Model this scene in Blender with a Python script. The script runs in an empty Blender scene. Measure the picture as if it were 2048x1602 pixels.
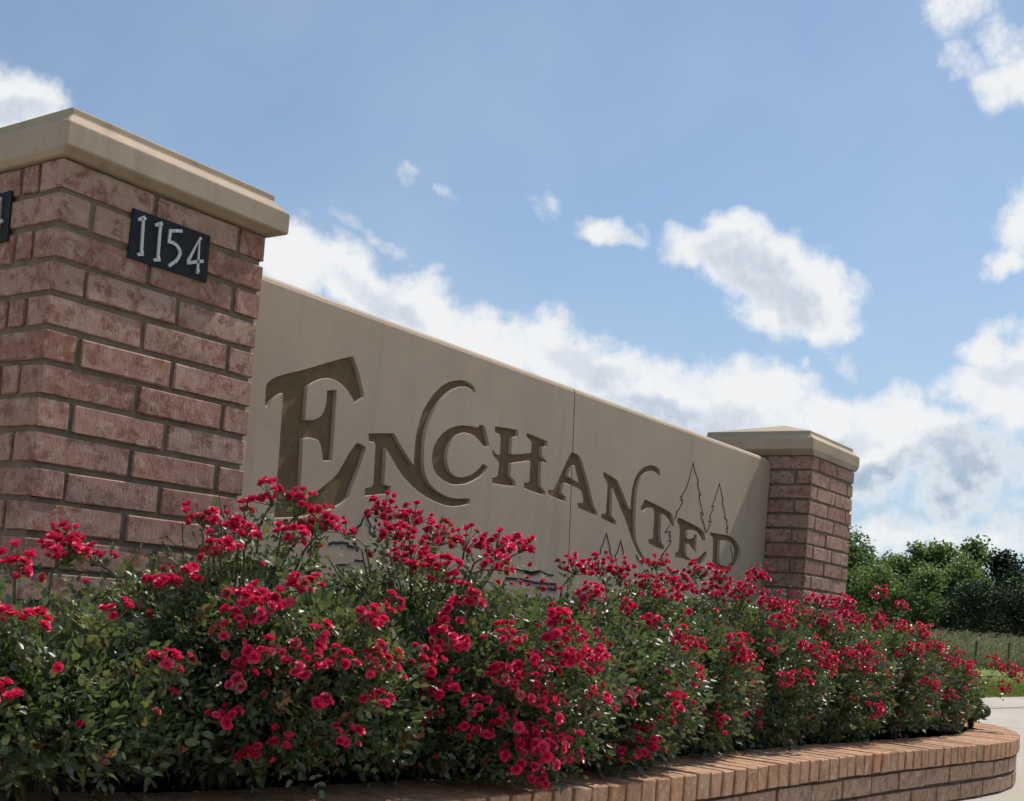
import bpy, bmesh, math, random
import numpy as np
from mathutils import Vector, Matrix, Euler

SC = bpy.context.scene
COL = SC.collection

# ------------------------------------------------------------------ camera
CAM_POS = Vector((-1.53389, -2.40106, -0.92184))
YAW, PITCH, ROLL = 0.622682, 0.048696, 0.083625
FPX, W_PX, H_PX, PPY = 2439.23, 2048.0, 1602.0, 1100.0
fwd = Vector((math.cos(YAW)*math.cos(PITCH), math.sin(YAW)*math.cos(PITCH), math.sin(PITCH)))
rgt0 = fwd.cross(Vector((0, 0, 1))).normalized()
up0 = rgt0.cross(fwd)
rgt = rgt0*math.cos(ROLL) + up0*math.sin(ROLL)
upv = -rgt0*math.sin(ROLL) + up0*math.cos(ROLL)
cam_d = bpy.data.cameras.new("camera")
cam = bpy.data.objects.new("camera", cam_d)
COL.objects.link(cam)
cam.matrix_world = Matrix(((rgt.x, upv.x, -fwd.x, CAM_POS.x), (rgt.y, upv.y, -fwd.y, CAM_POS.y),
                           (rgt.z, upv.z, -fwd.z, CAM_POS.z), (0, 0, 0, 1)))
cam_d.sensor_fit = 'HORIZONTAL'
cam_d.sensor_width = 36.0
cam_d.lens = 36.0*FPX/W_PX
cam_d.shift_y = (PPY - H_PX/2)/W_PX
cam_d.clip_start = 0.05
cam_d.clip_end = 3000
SC.camera = cam

# ------------------------------------------------------------------ light
SUN = Vector((0.58, -0.09, 0.81)).normalized()       # direction towards the sun
sun_d = bpy.data.lights.new("sun", 'SUN')
sun_d.energy = 5.0
sun_d.angle = math.radians(0.53)
sun_d.color = (1.0, 0.93, 0.82)
sun = bpy.data.objects.new("sun", sun_d)
COL.objects.link(sun)
sun.rotation_euler = SUN.to_track_quat('Z', 'Y').to_euler()

SC.view_settings.view_transform = 'Standard'
SC.view_settings.look = 'None'
SC.view_settings.gamma = 1.0
SC.view_settings.use_curve_mapping = False
SC.view_settings.exposure = 0.0
SC.render.engine = 'CYCLES'
SC.cycles.max_bounces = 5
SC.cycles.diffuse_bounces = 3
SC.cycles.transparent_max_bounces = 6
SC.cycles.use_denoising = True
SC.cycles.use_adaptive_sampling = True
SC.cycles.adaptive_threshold = 0.03
SC.cycles.adaptive_min_samples = 12


class NT:
    """small helper to write node trees"""
    def __init__(self, tree):
        self.t = tree
    def n(self, kind, **kw):
        nd = self.t.nodes.new(kind)
        for k, v in kw.items():
            setattr(nd, k, v)
        return nd
    def link(self, a, b):
        self.t.links.new(a, b)
    def put(self, sock, v):
        if isinstance(v, bpy.types.NodeSocket):
            self.link(v, sock)
        elif isinstance(v, (tuple, list)) and len(v) == 3 and sock.type == 'RGBA':
            sock.default_value = (*v, 1)
        else:
            sock.default_value = v
    def m(self, op, a, b=None, c=None, clamp=False):
        nd = self.n('ShaderNodeMath', operation=op, use_clamp=clamp)
        for i, v in enumerate((a, b, c)):
            if v is not None:
                self.put(nd.inputs[i], v)
        return nd.outputs[0]
    def vm(self, op, a, b=None):
        nd = self.n('ShaderNodeVectorMath', operation=op)
        self.put(nd.inputs[0], a)
        if b is not None:
            self.put(nd.inputs[1], b)
        return nd
    def rng(self, v, a, b, c=0.0, d=1.0, kind='SMOOTHSTEP'):
        nd = self.n('ShaderNodeMapRange', interpolation_type=kind, clamp=True)
        for i, x in enumerate((v, a, b, c, d)):
            self.put(nd.inputs[i], x)
        return nd.outputs[0]
    def mix(self, f, a, b, blend='MIX'):
        nd = self.n('ShaderNodeMix', data_type='RGBA', blend_type=blend)
        self.put(nd.inputs[0], f)
        self.put(nd.inputs[6], a)
        self.put(nd.inputs[7], b)
        return nd.outputs[2]
    def noise(self, vec, scale, detail=4.0, rough=0.55, dist=0.0):
        nd = self.n('ShaderNodeTexNoise')
        if vec is not None:
            self.link(vec, nd.inputs['Vector'])
        nd.inputs['Scale'].default_value = scale
        nd.inputs['Detail'].default_value = detail
        nd.inputs['Roughness'].default_value = rough
        nd.inputs['Distortion'].default_value = dist
        return nd


# sky: Nishita air, with cumulus laid out by compass direction and height above the horizon
CLOUDS=[[1.0405,0.3362,0.0401,0.0244,3.0939,1.0],[1.0785,0.3327,0.0413,0.0302,2.9098,1.0],[0.8197,0.2623,0.035,0.0237,-2.6718,0.9],[0.7657,0.2495,0.044,0.0218,-2.7819,1.0],[0.715,0.2353,0.0448,0.0239,-2.8211,1.0],[0.6546,0.2091,0.0534,0.0241,-2.8056,1.0],[0.6004,0.2055,0.0454,0.028,-2.88,1.05],[0.562,0.1923,0.0412,0.0321,-2.787,1.0],[0.5073,0.1758,0.049,0.034,-3.0322,1.0],[0.4428,0.1794,0.06,0.0357,-3.1059,1.0],[0.3826,0.1665,0.047,0.0274,-2.923,1.0],[0.3327,0.1685,0.0378,0.0291,3.1056,1.0],[0.2908,0.1584,0.0334,0.0267,-2.994,0.9],[0.4197,0.1368,0.1187,0.0359,-3.11,0.95],[0.3201,0.1496,0.0828,0.0291,-3.0917,0.85],[0.3195,0.0832,0.0561,0.0176,3.0803,0.75],[0.275,0.082,0.0327,0.0154,3.0826,0.6],[0.2806,0.1126,0.0297,0.019,2.3624,0.55],[0.2714,0.1399,0.0944,0.0536,3.1044,0.4],[0.2575,0.0907,0.0574,0.0191,3.087,0.6],[0.9459,0.1982,0.0959,0.0346,-2.9323,0.9],[0.7985,0.1665,0.1194,0.0441,-2.87,1.0],[0.6394,0.1294,0.1359,0.0489,-2.9674,1.0],[0.1436,0.1363,0.0778,0.0398,3.1185,0.9],[0.4926,0.2985,0.0328,0.016,-3.0199,1.0],[0.4559,0.296,0.0365,0.0227,-3.0093,1.0],[0.4303,0.2777,0.0444,0.0284,-2.8393,1.1],[0.3941,0.2709,0.0379,0.0233,-2.7464,1.05],[0.3775,0.2483,0.0198,0.0151,-2.4105,0.8],[0.5626,0.3064,0.024,0.0123,-2.8465,0.65],[0.7323,0.3393,0.0176,0.0116,-2.7674,0.28],[0.7011,0.3298,0.012,0.0087,-2.588,0.1],[0.6239,0.3305,0.0236,0.0124,-2.655,-0.05],[0.2988,0.4612,0.0262,0.0268,-2.3452,0.45],[0.2907,0.4275,0.023,0.017,-2.7828,0.6],[0.2635,0.4091,0.0246,0.019,-2.7712,0.5],[0.2623,0.4423,0.0294,0.0199,-3.0703,0.4],[0.2461,0.418,0.0217,0.0269,-3.0715,0.55],[0.2362,0.3247,0.022,0.038,-2.8488,1.0],[0.2519,0.2894,0.0158,0.013,2.8039,0.9],[0.2571,0.2308,0.0198,0.0168,3.1412,1.0],[0.2368,0.2197,0.0284,0.026,3.1412,1.05],[0.2718,0.2045,0.0218,0.0189,3.1283,0.9],[0.242,0.1899,0.032,0.0225,3.1282,1.0],[0.3941,0.2185,0.0055,0.0093,3.1083,0.1],[0.3629,0.2179,0.0085,0.0161,-2.9954,0.15],[0.7568,0.2855,0.0382,0.0109,-2.8414,-0.05],[0.7138,0.2669,0.0327,0.0102,-2.9119,-0.05]]
GREYS=[[0.4467,0.2829,0.0446,0.0171,-2.8442,0.75],[0.4053,0.263,0.032,0.0151,-2.6675,0.6],[0.5709,0.1997,0.0371,0.012,-2.7891,0.6],[0.5104,0.1635,0.049,0.0161,-2.9479,0.85],[0.445,0.1554,0.0601,0.0159,-3.0235,0.7],[0.2855,0.1316,0.0549,0.0231,2.732,1.1],[0.3329,0.1158,0.0302,0.0157,3.0894,1.0],[0.2349,0.1298,0.0317,0.0302,3.1048,1.0],[0.2617,0.1593,0.0288,0.0152,3.113,0.7],[0.2507,0.2141,0.0197,0.0112,3.1361,0.6],[1.0367,0.3336,0.0321,0.012,2.9261,0.6],[0.7483,0.2397,0.0444,0.0119,-2.828,0.5],[0.3812,0.1468,0.0349,0.0119,3.0925,0.7]]

SKY_TINT = (0.92, 1.12, 1.22)
world = bpy.data.worlds.new("World")
SC.world = world
world.use_nodes = True
world.cycles.sampling_method = 'MANUAL'
world.cycles.sample_map_resolution = 256
wt = NT(world.node_tree)
world.node_tree.nodes.clear()
sky = wt.n('ShaderNodeTexSky', sky_type='NISHITA')
sky.sun_disc = False
sky.sun_elevation = math.asin(SUN.z)
sky.sun_rotation = math.atan2(SUN.x, SUN.y)
sky.altitude = 0
sky.air_density = 1.0
sky.dust_density = 0.5
sky.ozone_density = 1.5
gen = wt.n('ShaderNodeTexCoord').outputs['Generated']
dirn = wt.vm('NORMALIZE', gen).outputs[0]
sep = wt.n('ShaderNodeSeparateXYZ')
wt.link(dirn, sep.inputs[0])
az = wt.m('ARCTAN2', sep.outputs[1], sep.outputs[0])
el = wt.m('ARCSINE', sep.outputs[2])
flat = wt.n('ShaderNodeCombineXYZ')
wt.link(az, flat.inputs[0]); wt.link(el, flat.inputs[1])
n_big = wt.noise(dirn, 13.0, 3.0, 0.6)
n_fine = wt.noise(dirn, 24.0, 6.0, 0.66)
sunward = (SUN - fwd*SUN.dot(fwd)).normalized()*0.011
n_off = wt.noise(wt.vm('ADD', dirn, tuple(sunward)).outputs[0], 24.0, 4.0, 0.66)
warp = wt.vm('SUBTRACT', n_big.outputs['Color'], (0.5, 0.5, 0.5)).outputs[0]
wsum = wt.vm('MULTIPLY', warp, (0.055, 0.055, 0)).outputs[0]
pos = wt.vm('ADD', flat.outputs[0], wsum).outputs[0]
ps = wt.n('ShaderNodeSeparateXYZ'); wt.link(pos, ps.inputs[0])
px_, py_ = ps.outputs[0], ps.outputs[1]
quad = wt.n('ShaderNodeCombineXYZ'); lin = wt.n('ShaderNodeCombineXYZ')
for i_, s_ in enumerate((wt.m('MULTIPLY', px_, px_), wt.m('MULTIPLY', px_, py_), wt.m('MULTIPLY', py_, py_))): wt.link(s_, quad.inputs[i_])
wt.link(px_, lin.inputs[0]); wt.link(py_, lin.inputs[1]); lin.inputs[2].default_value = 1.0
def puffs(rows, grow):
    out = None
    for (a0, e0, ra, rb, ang, s) in rows:
        # strength minus squared distance from the middle of one puff, as a quadratic form
        ra, rb = ra*grow, rb*grow
        c_, s_ = math.cos(ang), math.sin(ang)
        A = c_*c_/ra**2 + s_*s_/rb**2; Bq = 2*c_*s_*(1/ra**2 - 1/rb**2); Cq = s_*s_/ra**2 + c_*c_/rb**2
        cst = s - (A*a0*a0 + Bq*a0*e0 + Cq*e0*e0)
        q1 = wt.vm('DOT_PRODUCT', quad.outputs[0], (-A, -Bq, -Cq)).outputs['Value']
        q2 = wt.vm('DOT_PRODUCT', lin.outputs[0], (2*A*a0 + Bq*e0, 2*Cq*e0 + Bq*a0, cst)).outputs['Value']
        v = wt.m('ADD', q1, q2)
        out = v if out is None else wt.m('MAXIMUM', out, v)
    return out
field = puffs(CLOUDS, 1.15)
under = wt.m('MAXIMUM', puffs(GREYS, 1.3), -1.0)          # thick, unlit undersides
# the same kind of scattered cumulus all around, away from the measured ones
n_all = wt.noise(dirn, 3.0, 4.0, 0.55)
away = wt.rng(wt.vm('DISTANCE', flat.outputs[0], (0.63, 0.22, 0.0)).outputs['Value'], 0.42, 0.62, kind='LINEAR')
field_all = wt.m('SUBTRACT', wt.m('MULTIPLY', wt.m('SUBTRACT', n_all.outputs['Fac'], 0.56), 6.0), wt.m('MULTIPLY', wt.m('SUBTRACT', 1.0, away), 6.0))
field = wt.m('MAXIMUM', wt.m('MAXIMUM', field, field_all), -1.5)
fine = wt.m('SUBTRACT', n_fine.outputs['Fac'], 0.5)
dens = wt.m('ADD', field, wt.m('MULTIPLY', fine, 3.2))
alpha = wt.rng(dens, -0.40, 0.80)
# sun high on the right behind the clouds: billows facing it are white, the others and the thick undersides grey
relief = wt.m('MULTIPLY', wt.m('SUBTRACT', n_fine.outputs['Fac'], n_off.outputs['Fac']), 2.2)
body_ = wt.m('SUBTRACT', wt.m('ADD', wt.m('MULTIPLY', under, 1.15), wt.m('MULTIPLY', wt.m('SUBTRACT', n_big.outputs['Fac'], 0.5), 0.9)), relief)
shade = wt.m('MULTIPLY', wt.rng(body_, -0.35, 0.85), wt.rng(dens, 0.10, 0.9))
grey = wt.mix(wt.rng(el, 0.10, 0.20), (4.0, 5.1, 6.6), (6.4, 7.1, 8.1))
cloud_col = wt.mix(shade, (9.7, 9.8, 9.9), grey)
veil_f = wt.rng(n_all.outputs['Fac'], 0.35, 0.75, 0.20, 0.40)
base_sky = wt.mix(veil_f, wt.vm('MULTIPLY', sky.outputs[0], SKY_TINT).outputs[0], (6.6, 7.5, 8.7))
hz = wt.rng(el, 0.0, 0.36, 0.75, 0.0)
base_sky = wt.mix(hz, base_sky, (5.3, 6.6, 8.1))
final = wt.mix(wt.m('MULTIPLY', alpha, 0.97), base_sky, cloud_col)
bg = wt.n('ShaderNodeBackground')
wt.link(final, bg.inputs[0])
bg.inputs[1].default_value = 0.092
wo = wt.n('ShaderNodeOutputWorld')
wt.link(bg.outputs[0], wo.inputs[0])

# ------------------------------------------------------------------ helpers
def link(name, mesh, mat=None, parent=None, loc=None):
    o = bpy.data.objects.new(name, mesh)
    COL.objects.link(o)
    if mat is not None and mesh is not None and not mesh.materials:
        mesh.materials.append(mat)
    if parent is not None:
        o.parent = parent
    if loc is not None:
        o.location = loc
    return o

def thing(name, label, cat, loc=(0, 0, 0), group=None):
    o = bpy.data.objects.new(name, None)
    COL.objects.link(o)
    o.empty_display_size = 0.1
    o.location = loc
    tag(o, label, cat, group)
    return o

def tag(o, label=None, cat=None, group=None, kind=None):
    if label: o["label"] = label
    if cat: o["category"] = cat
    if group: o["group"] = group
    if kind: o["kind"] = kind
    return o

def mesh_np(name, verts, faces, smooth=False):
    """verts (n,3), faces (m,k) numpy arrays -> mesh"""
    me = bpy.data.meshes.new(name)
    verts = np.asarray(verts, dtype=np.float32); faces = np.asarray(faces, dtype=np.int32)
    m, k = faces.shape
    me.vertices.add(len(verts)); me.vertices.foreach_set('co', verts.ravel())
    me.loops.add(m*k); me.loops.foreach_set('vertex_index', faces.ravel())
    me.polygons.add(m)
    me.polygons.foreach_set('loop_start', np.arange(0, m*k, k, dtype=np.int32))
    if smooth:
        me.polygons.foreach_set('use_smooth', np.ones(m, dtype=bool))
    me.update(calc_edges=True)
    return me

def bm_mesh(name, bm):
    me = bpy.data.meshes.new(name)
    bmesh.ops.recalc_face_normals(bm, faces=bm.faces)
    bm.to_mesh(me); bm.free()
    return me

def add_tube(bm, pts, radii, seg=6, cap=True):
    pts = [Vector(p) for p in pts]
    rings = []
    for i, p in enumerate(pts):
        d = (pts[min(i+1, len(pts)-1)] - pts[max(i-1, 0)])
        if d.length < 1e-9: d = Vector((0, 0, 1))
        d.normalize()
        a = d.orthogonal().normalized(); b = d.cross(a)
        if i and rings:
            # keep rings aligned
            prev = rings[-1][0].co - pts[i-1]
            a = (prev - d*prev.dot(d))
            a = a.normalized() if a.length > 1e-9 else d.orthogonal().normalized()
            b = d.cross(a)
        r = radii[i] if isinstance(radii, (list, tuple)) else radii
        rings.append([bm.verts.new(p + (a*math.cos(2*math.pi*k/seg) + b*math.sin(2*math.pi*k/seg))*r) for k in range(seg)])
    for i in range(len(rings)-1):
        for k in range(seg):
            bm.faces.new((rings[i][k], rings[i][(k+1) % seg], rings[i+1][(k+1) % seg], rings[i+1][k]))
    if cap:
        bm.faces.new(list(reversed(rings[0]))); bm.faces.new(rings[-1])

def lathe_mesh(name, prof, seg=20):
    """prof: (radius, z) list, axis = local z"""
    bm = bmesh.new(); rings = []
    for r, z in prof:
        rings.append([bm.verts.new((r*math.cos(2*math.pi*k/seg), r*math.sin(2*math.pi*k/seg), z)) for k in range(seg)])
    for i in range(len(rings)-1):
        for k in range(seg):
            bm.faces.new((rings[i][k], rings[i][(k+1) % seg], rings[i+1][(k+1) % seg], rings[i+1][k]))
    bm.faces.new(list(reversed(rings[0]))); bm.faces.new(rings[-1])
    me = bm_mesh(name, bm)
    for p in me.polygons: p.use_smooth = len(p.vertices) == 4
    return me

# ------------------------------------------------------------------ materials
def mat_new(name):
    m = bpy.data.materials.new(name)
    m.use_nodes = True
    t = NT(m.node_tree)
    m.node_tree.nodes.clear()
    out = t.n('ShaderNodeOutputMaterial')
    bs = t.n('ShaderNodeBsdfPrincipled')
    t.link(bs.outputs[0], out.inputs[0])
    return m, t, bs, out

def bump(t, bs, h, strength=0.3, dist=0.002):
    b = t.n('ShaderNodeBump')
    b.inputs['Strength'].default_value = strength
    b.inputs['Distance'].default_value = dist
    t.link(h, b.inputs['Height'])
    t.link(b.outputs[0], bs.inputs['Normal'])

def obj_coord(t, rand=True):
    tc = t.n('ShaderNodeTexCoord').outputs['Object']
    if not rand:
        return tc, None
    rnd = t.n('ShaderNodeObjectInfo').outputs['Random']
    off = t.vm('SCALE', (17.3, 9.1, 23.7)); t.link(rnd, off.inputs['Scale'])
    return t.vm('ADD', tc, off.outputs[0]).outputs[0], rnd

def brick_material(name, c_a, c_b, c_c, pale, dark, streak=0.5):
    m, t, bs, out = mat_new(name)
    co, rnd = obj_coord(t)
    ramp = t.n('ShaderNodeValToRGB'); cr = ramp.color_ramp
    cr.elements[0].position = 0.0; cr.elements[0].color = (*c_a, 1)
    cr.elements[1].position = 1.0; cr.elements[1].color = (*c_c, 1)
    e = cr.elements.new(0.5); e.color = (*c_b, 1)
    t.link(rnd, ramp.inputs[0])
    blot = t.noise(co, 26.0, 6.0, 0.72, 0.3)
    col = t.mix(t.m('MULTIPLY', t.rng(blot.outputs['Fac'], 0.47, 0.60), 0.80), ramp.outputs[0], dark)
    scum = t.noise(co, 34.0, 7.0, 0.78, 0.3)
    sv = t.vm('MULTIPLY', co, (140.0, 140.0, 22.0)).outputs[0]
    st = t.noise(sv, 1.0, 3.0, 0.6, 0.3)
    pf = t.m('MULTIPLY', t.rng(scum.outputs['Fac'], 0.48, 0.64), 0.7)
    col = t.mix(pf, col, pale)
    col = t.mix(t.m('MULTIPLY', t.rng(st.outputs['Fac'], 0.56, 0.74), streak), col, dark)
    sp = t.noise(co, 260.0, 2.0, 0.6)
    col = t.mix(t.rng(sp.outputs['Fac'], 0.60, 0.72, 0.0, 0.5), col, pale)
    t.link(col, bs.inputs['Base Color'])
    bs.inputs['Roughness'].default_value = 0.9
    bs.inputs['Specular IOR Level'].default_value = 0.25
    h = t.m('ADD', t.m('MULTIPLY', st.outputs['Fac'], 0.8), t.m('ADD', scum.outputs['Fac'], t.m('MULTIPLY', sp.outputs['Fac'], 0.5)))
    bump(t, bs, h, 0.6, 0.003)
    return m

M = {}
M['brick'] = brick_material('pillar_brick', (0.300, 0.150, 0.112), (0.360, 0.205, 0.160), (0.395, 0.252, 0.202), (0.46, 0.335, 0.280), (0.200, 0.082, 0.060), 0.22)
M['planter_brick'] = brick_material('planter_brick', (0.33, 0.205, 0.130), (0.36, 0.240, 0.165), (0.30, 0.170, 0.104), (0.50, 0.39, 0.29), (0.20, 0.105, 0.065), 0.6)
M['coping_brick'] = brick_material('coping_brick', (0.44, 0.230, 0.128), (0.35, 0.235, 0.160), (0.42, 0.198, 0.105), (0.52, 0.37, 0.25), (0.29, 0.14, 0.075), 0.3)

def simple_noise_mat(name, c1, c2, scale, rough=0.9, bstr=0.3, bdist=0.002, bscale=None, detail=6.0, spec=0.3):
    m, t, bs, out = mat_new(name)
    co, _ = obj_coord(t, False)
    nz = t.noise(co, scale, detail, 0.65, 0.2)
    col = t.mix(t.rng(nz.outputs['Fac'], 0.32, 0.68), c1, c2)
    t.link(col, bs.inputs['Base Color'])
    bs.inputs['Roughness'].default_value = rough
    bs.inputs['Specular IOR Level'].default_value = spec
    n2 = t.noise(co, bscale or scale*6, 5.0, 0.65)
    bump(t, bs, n2.outputs['Fac'], bstr, bdist)
    return m

M['mortar'] = simple_noise_mat('mortar', (0.150, 0.118, 0.084), (0.215, 0.174, 0.128), 18.0, 0.95, 0.6, 0.003, 160.0)
M['soil'] = simple_noise_mat('bed_soil', (0.022, 0.016, 0.011), (0.06, 0.043, 0.028), 26.0, 1.0, 1.0, 0.02, 70.0)

def stone_material(name, c1, c2, stain, dirt=0.30):
    m, t, bs, out = mat_new(name)
    geo = t.n('ShaderNodeNewGeometry').outputs['Position']
    big = t.noise(geo, 2.4, 6.0, 0.6, 0.3)
    col = t.mix(t.rng(big.outputs['Fac'], 0.35, 0.68), c1, c2)
    # rain streaks: long in z, narrow across
    sv = t.vm('MULTIPLY', geo, (16.0, 16.0, 1.3)).outputs[0]
    stn = t.noise(sv, 1.0, 5.0, 0.6, 0.2)
    col = t.mix(t.rng(stn.outputs['Fac'], 0.52, 0.78, 0.0, dirt), col, stain)
    mott = t.noise(geo, 34.0, 5.0, 0.7, 0.4)
    col = t.mix(t.rng(mott.outputs['Fac'], 0.52, 0.75, 0.0, dirt*0.7), col, stain)
    pit = t.noise(geo, 190.0, 2.0, 0.5)
    col = t.mix(t.rng(pit.outputs['Fac'], 0.68, 0.76, 0.0, 0.35), col, stain)
    t.link(col, bs.inputs['Base Color'])
    bs.inputs['Roughness'].default_value = 0.85
    bs.inputs['Specular IOR Level'].default_value = 0.25
    h = t.m('SUBTRACT', t.m('MULTIPLY', mott.outputs['Fac'], 0.5), t.rng(pit.outputs['Fac'], 0.66, 0.76))
    bump(t, bs, h, 0.35, 0.0015)
    return m
M['stone'] = stone_material('cast_stone', (0.428, 0.334, 0.260), (0.390, 0.304, 0.238), (0.240, 0.190, 0.148), 0.26)
M['cap_stone'] = stone_material('cap_stone', (0.435, 0.338, 0.258), (0.352, 0.274, 0.210), (0.185, 0.150, 0.112), 0.40)
M['letter_stain'] = simple_noise_mat('letter_stain', (0.152, 0.101, 0.055), (0.188, 0.129, 0.072), 30.0, 0.95, 0.6, 0.002, 220.0)
M['black_groove'] = simple_noise_mat('black_groove', (0.012, 0.012, 0.014), (0.025, 0.024, 0.026), 60.0, 0.8, 0.2)
M['black_panel'] = simple_noise_mat('black_panel', (0.012, 0.013, 0.018), (0.022, 0.023, 0.028), 30.0, 0.75, 0.3, 0.001, 200.0)
M['black_metal'] = simple_noise_mat('black_metal', (0.005, 0.005, 0.006), (0.010, 0.010, 0.011), 30.0, 0.6, 0.1, 0.001, 200.0, spec=0.25)
def metal_mat(name, c, rough):
    m, t, bs, out = mat_new(name)
    co, _ = obj_coord(t, False)
    nz = t.noise(co, 140.0, 4.0, 0.6)
    t.link(t.mix(nz.outputs['Fac'], tuple(x*0.75 for x in c), c), bs.inputs['Base Color'])
    bs.inputs['Metallic'].default_value = 0.55
    bs.inputs['Roughness'].default_value = rough
    bump(t, bs, nz.outputs['Fac'], 0.2, 0.0006)
    return m
M['digit'] = metal_mat('brushed_digit', (0.62, 0.60, 0.55), 0.5)
M['screw'] = metal_mat('screw_head', (0.85, 0.85, 0.85), 0.35)

def concrete_mat():
    m, t, bs, out = mat_new('concrete')
    geo = t.n('ShaderNodeNewGeometry').outputs['Position']
    a = t.noise(geo, 0.7, 6.0, 0.6, 0.3)
    col = t.mix(t.rng(a.outputs['Fac'], 0.3, 0.7), (0.33, 0.290, 0.245), (0.39, 0.350, 0.30))
    b = t.noise(geo, 11.0, 5.0, 0.7)
    col = t.mix(t.rng(b.outputs['Fac'], 0.5, 0.75, 0.0, 0.35), col, (0.30, 0.25, 0.19))
    c = t.noise(geo, 150.0, 2.0, 0.6)
    col = t.mix(t.rng(c.outputs['Fac'], 0.6, 0.75, 0.0, 0.4), col, (0.26, 0.22, 0.18))
    t.link(col, bs.inputs['Base Color'])
    bs.inputs['Roughness'].default_value = 0.9
    bump(t, bs, t.m('ADD', b.outputs['Fac'], c.outputs['Fac']), 0.4, 0.004)
    return m
M['concrete'] = concrete_mat()

def lawn_mat():
    m, t, bs, out = mat_new('lawn')
    geo = t.n('ShaderNodeNewGeometry').outputs['Position']
    a = t.noise(geo, 0.35, 5.0, 0.6)
    b = t.noise(geo, 7.0, 6.0, 0.75)
    col = t.mix(t.rng(a.outputs['Fac'], 0.3, 0.7), (0.115, 0.165, 0.030), (0.175, 0.200, 0.050))
    col = t.mix(t.rng(b.outputs['Fac'], 0.45, 0.7, 0.0, 0.6), col, (0.06, 0.095, 0.018))
    t.link(col, bs.inputs['Base Color'])
    bs.inputs['Roughness'].default_value = 0.9
    bs.inputs['Specular IOR Level'].default_value = 0.15
    bump(t, bs, b.outputs['Fac'], 0.8, 0.06)
    return m
M['lawn'] = lawn_mat()

def leaf_mat(name, dark, mid, young, transl, rough=0.38, spec=0.5, tmix=0.35, red=None):
    """glossy leaf; 'tone' point attribute picks the age of the shoot"""
    m, t, bs, out = mat_new(name)
    at = t.n('ShaderNodeAttribute', attribute_name='tone').outputs['Fac']
    ramp = t.n('ShaderNodeValToRGB'); cr = ramp.color_ramp
    cr.elements[0].position = 0.0; cr.elements[0].color = (*dark, 1)
    cr.elements[1].position = 1.0; cr.elements[1].color = (*young, 1)
    e = cr.elements.new(0.66); e.color = (*mid, 1)
    if red:
        e = cr.elements.new(0.90); e.color = (*young, 1); cr.elements[len(cr.elements)-1].color = (*red, 1)
    t.link(at, ramp.inputs[0])
    t.link(ramp.outputs[0], bs.inputs['Base Color'])
    bs.inputs['Roughness'].default_value = rough
    bs.inputs['Specular IOR Level'].default_value = spec
    tr = t.n('ShaderNodeBsdfTranslucent')
    t.link(t.mix(0.6, ramp.outputs[0], transl), tr.inputs[0])
    mx = t.n('ShaderNodeMixShader'); mx.inputs[0].default_value = tmix
    t.link(bs.outputs[0], mx.inputs[1]); t.link(tr.outputs[0], mx.inputs[2])
    t.link(mx.outputs[0], out.inputs[0])
    return m
M['rose_leaf'] = leaf_mat('rose_leaf', (0.030, 0.050, 0.024), (0.090, 0.120, 0.052), (0.20, 0.22, 0.06), (0.22, 0.28, 0.07), 0.42, 0.65, 0.30, (0.26, 0.09, 0.05))
M['tree_leaf'] = leaf_mat('tree_leaf', (0.032, 0.062, 0.024), (0.085, 0.140, 0.044), (0.150, 0.200, 0.060), (0.22, 0.34, 0.07), 0.5, 0.35, 0.40)
M['cedar_leaf'] = leaf_mat('cedar_leaf', (0.010, 0.020, 0.012), (0.020, 0.036, 0.018), (0.040, 0.062, 0.025), (0.03, 0.06, 0.015), 0.65, 0.2, 0.15)
M['dry_grass'] = leaf_mat('dry_grass', (0.05, 0.075, 0.028), (0.12, 0.135, 0.065), (0.25, 0.235, 0.16), (0.20, 0.22, 0.09), 0.7, 0.2, 0.35)
M['bark'] = simple_noise_mat('bark', (0.06, 0.045, 0.032), (0.12, 0.095, 0.07), 6.0, 0.95, 0.8, 0.02, 22.0)
M['cane'] = simple_noise_mat('rose_cane', (0.075, 0.085, 0.030), (0.14, 0.115, 0.05), 30.0, 0.7, 0.3, 0.001, 120.0)

def bloom_mat(name, deep, bright, pink, tr_col):
    m, t, bs, out = mat_new(name)
    rnd = t.n('ShaderNodeObjectInfo').outputs['Random']
    at = t.n('ShaderNodeAttribute', attribute_name='tone').outputs['Fac']
    co = t.n('ShaderNodeTexCoord').outputs['Object']
    nz = t.noise(co, 60.0, 3.0, 0.6)
    c = t.mix(t.rng(at, 0.15, 0.95, kind='LINEAR'), deep, bright)  # dark petal bases and bright rims: shade and sunlight put into the colour
    c = t.mix(t.m('MULTIPLY', t.rng(rnd, 0.35, 1.0, 0.0, 0.9, 'LINEAR'), t.rng(nz.outputs['Fac'], 0.35, 0.65)), c, pink)  # pink patches painted in as sunlit highlights, varied per bloom
    t.link(c, bs.inputs['Base Color'])
    bs.inputs['Roughness'].default_value = 0.5
    bs.inputs['Specular IOR Level'].default_value = 0.35
    tr = t.n('ShaderNodeBsdfTranslucent'); t.put(tr.inputs[0], tr_col)
    mx = t.n('ShaderNodeMixShader'); mx.inputs[0].default_value = 0.28
    t.link(bs.outputs[0], mx.inputs[1]); t.link(tr.outputs[0], mx.inputs[2])
    t.link(mx.outputs[0], out.inputs[0])
    return m
M['bloom'] = bloom_mat('rose_petal', (0.42, 0.005, 0.036), (0.88, 0.030, 0.135), (0.90, 0.160, 0.320), (0.92, 0.030, 0.140))
M['faded_bloom'] = bloom_mat('faded_petal', (0.28, 0.03, 0.04), (0.60, 0.11, 0.12), (0.70, 0.26, 0.22), (0.6, 0.10, 0.08))
M['sepal'] = simple_noise_mat('sepal', (0.10, 0.13, 0.04), (0.19, 0.20, 0.07), 50.0, 0.7, 0.2)
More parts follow.
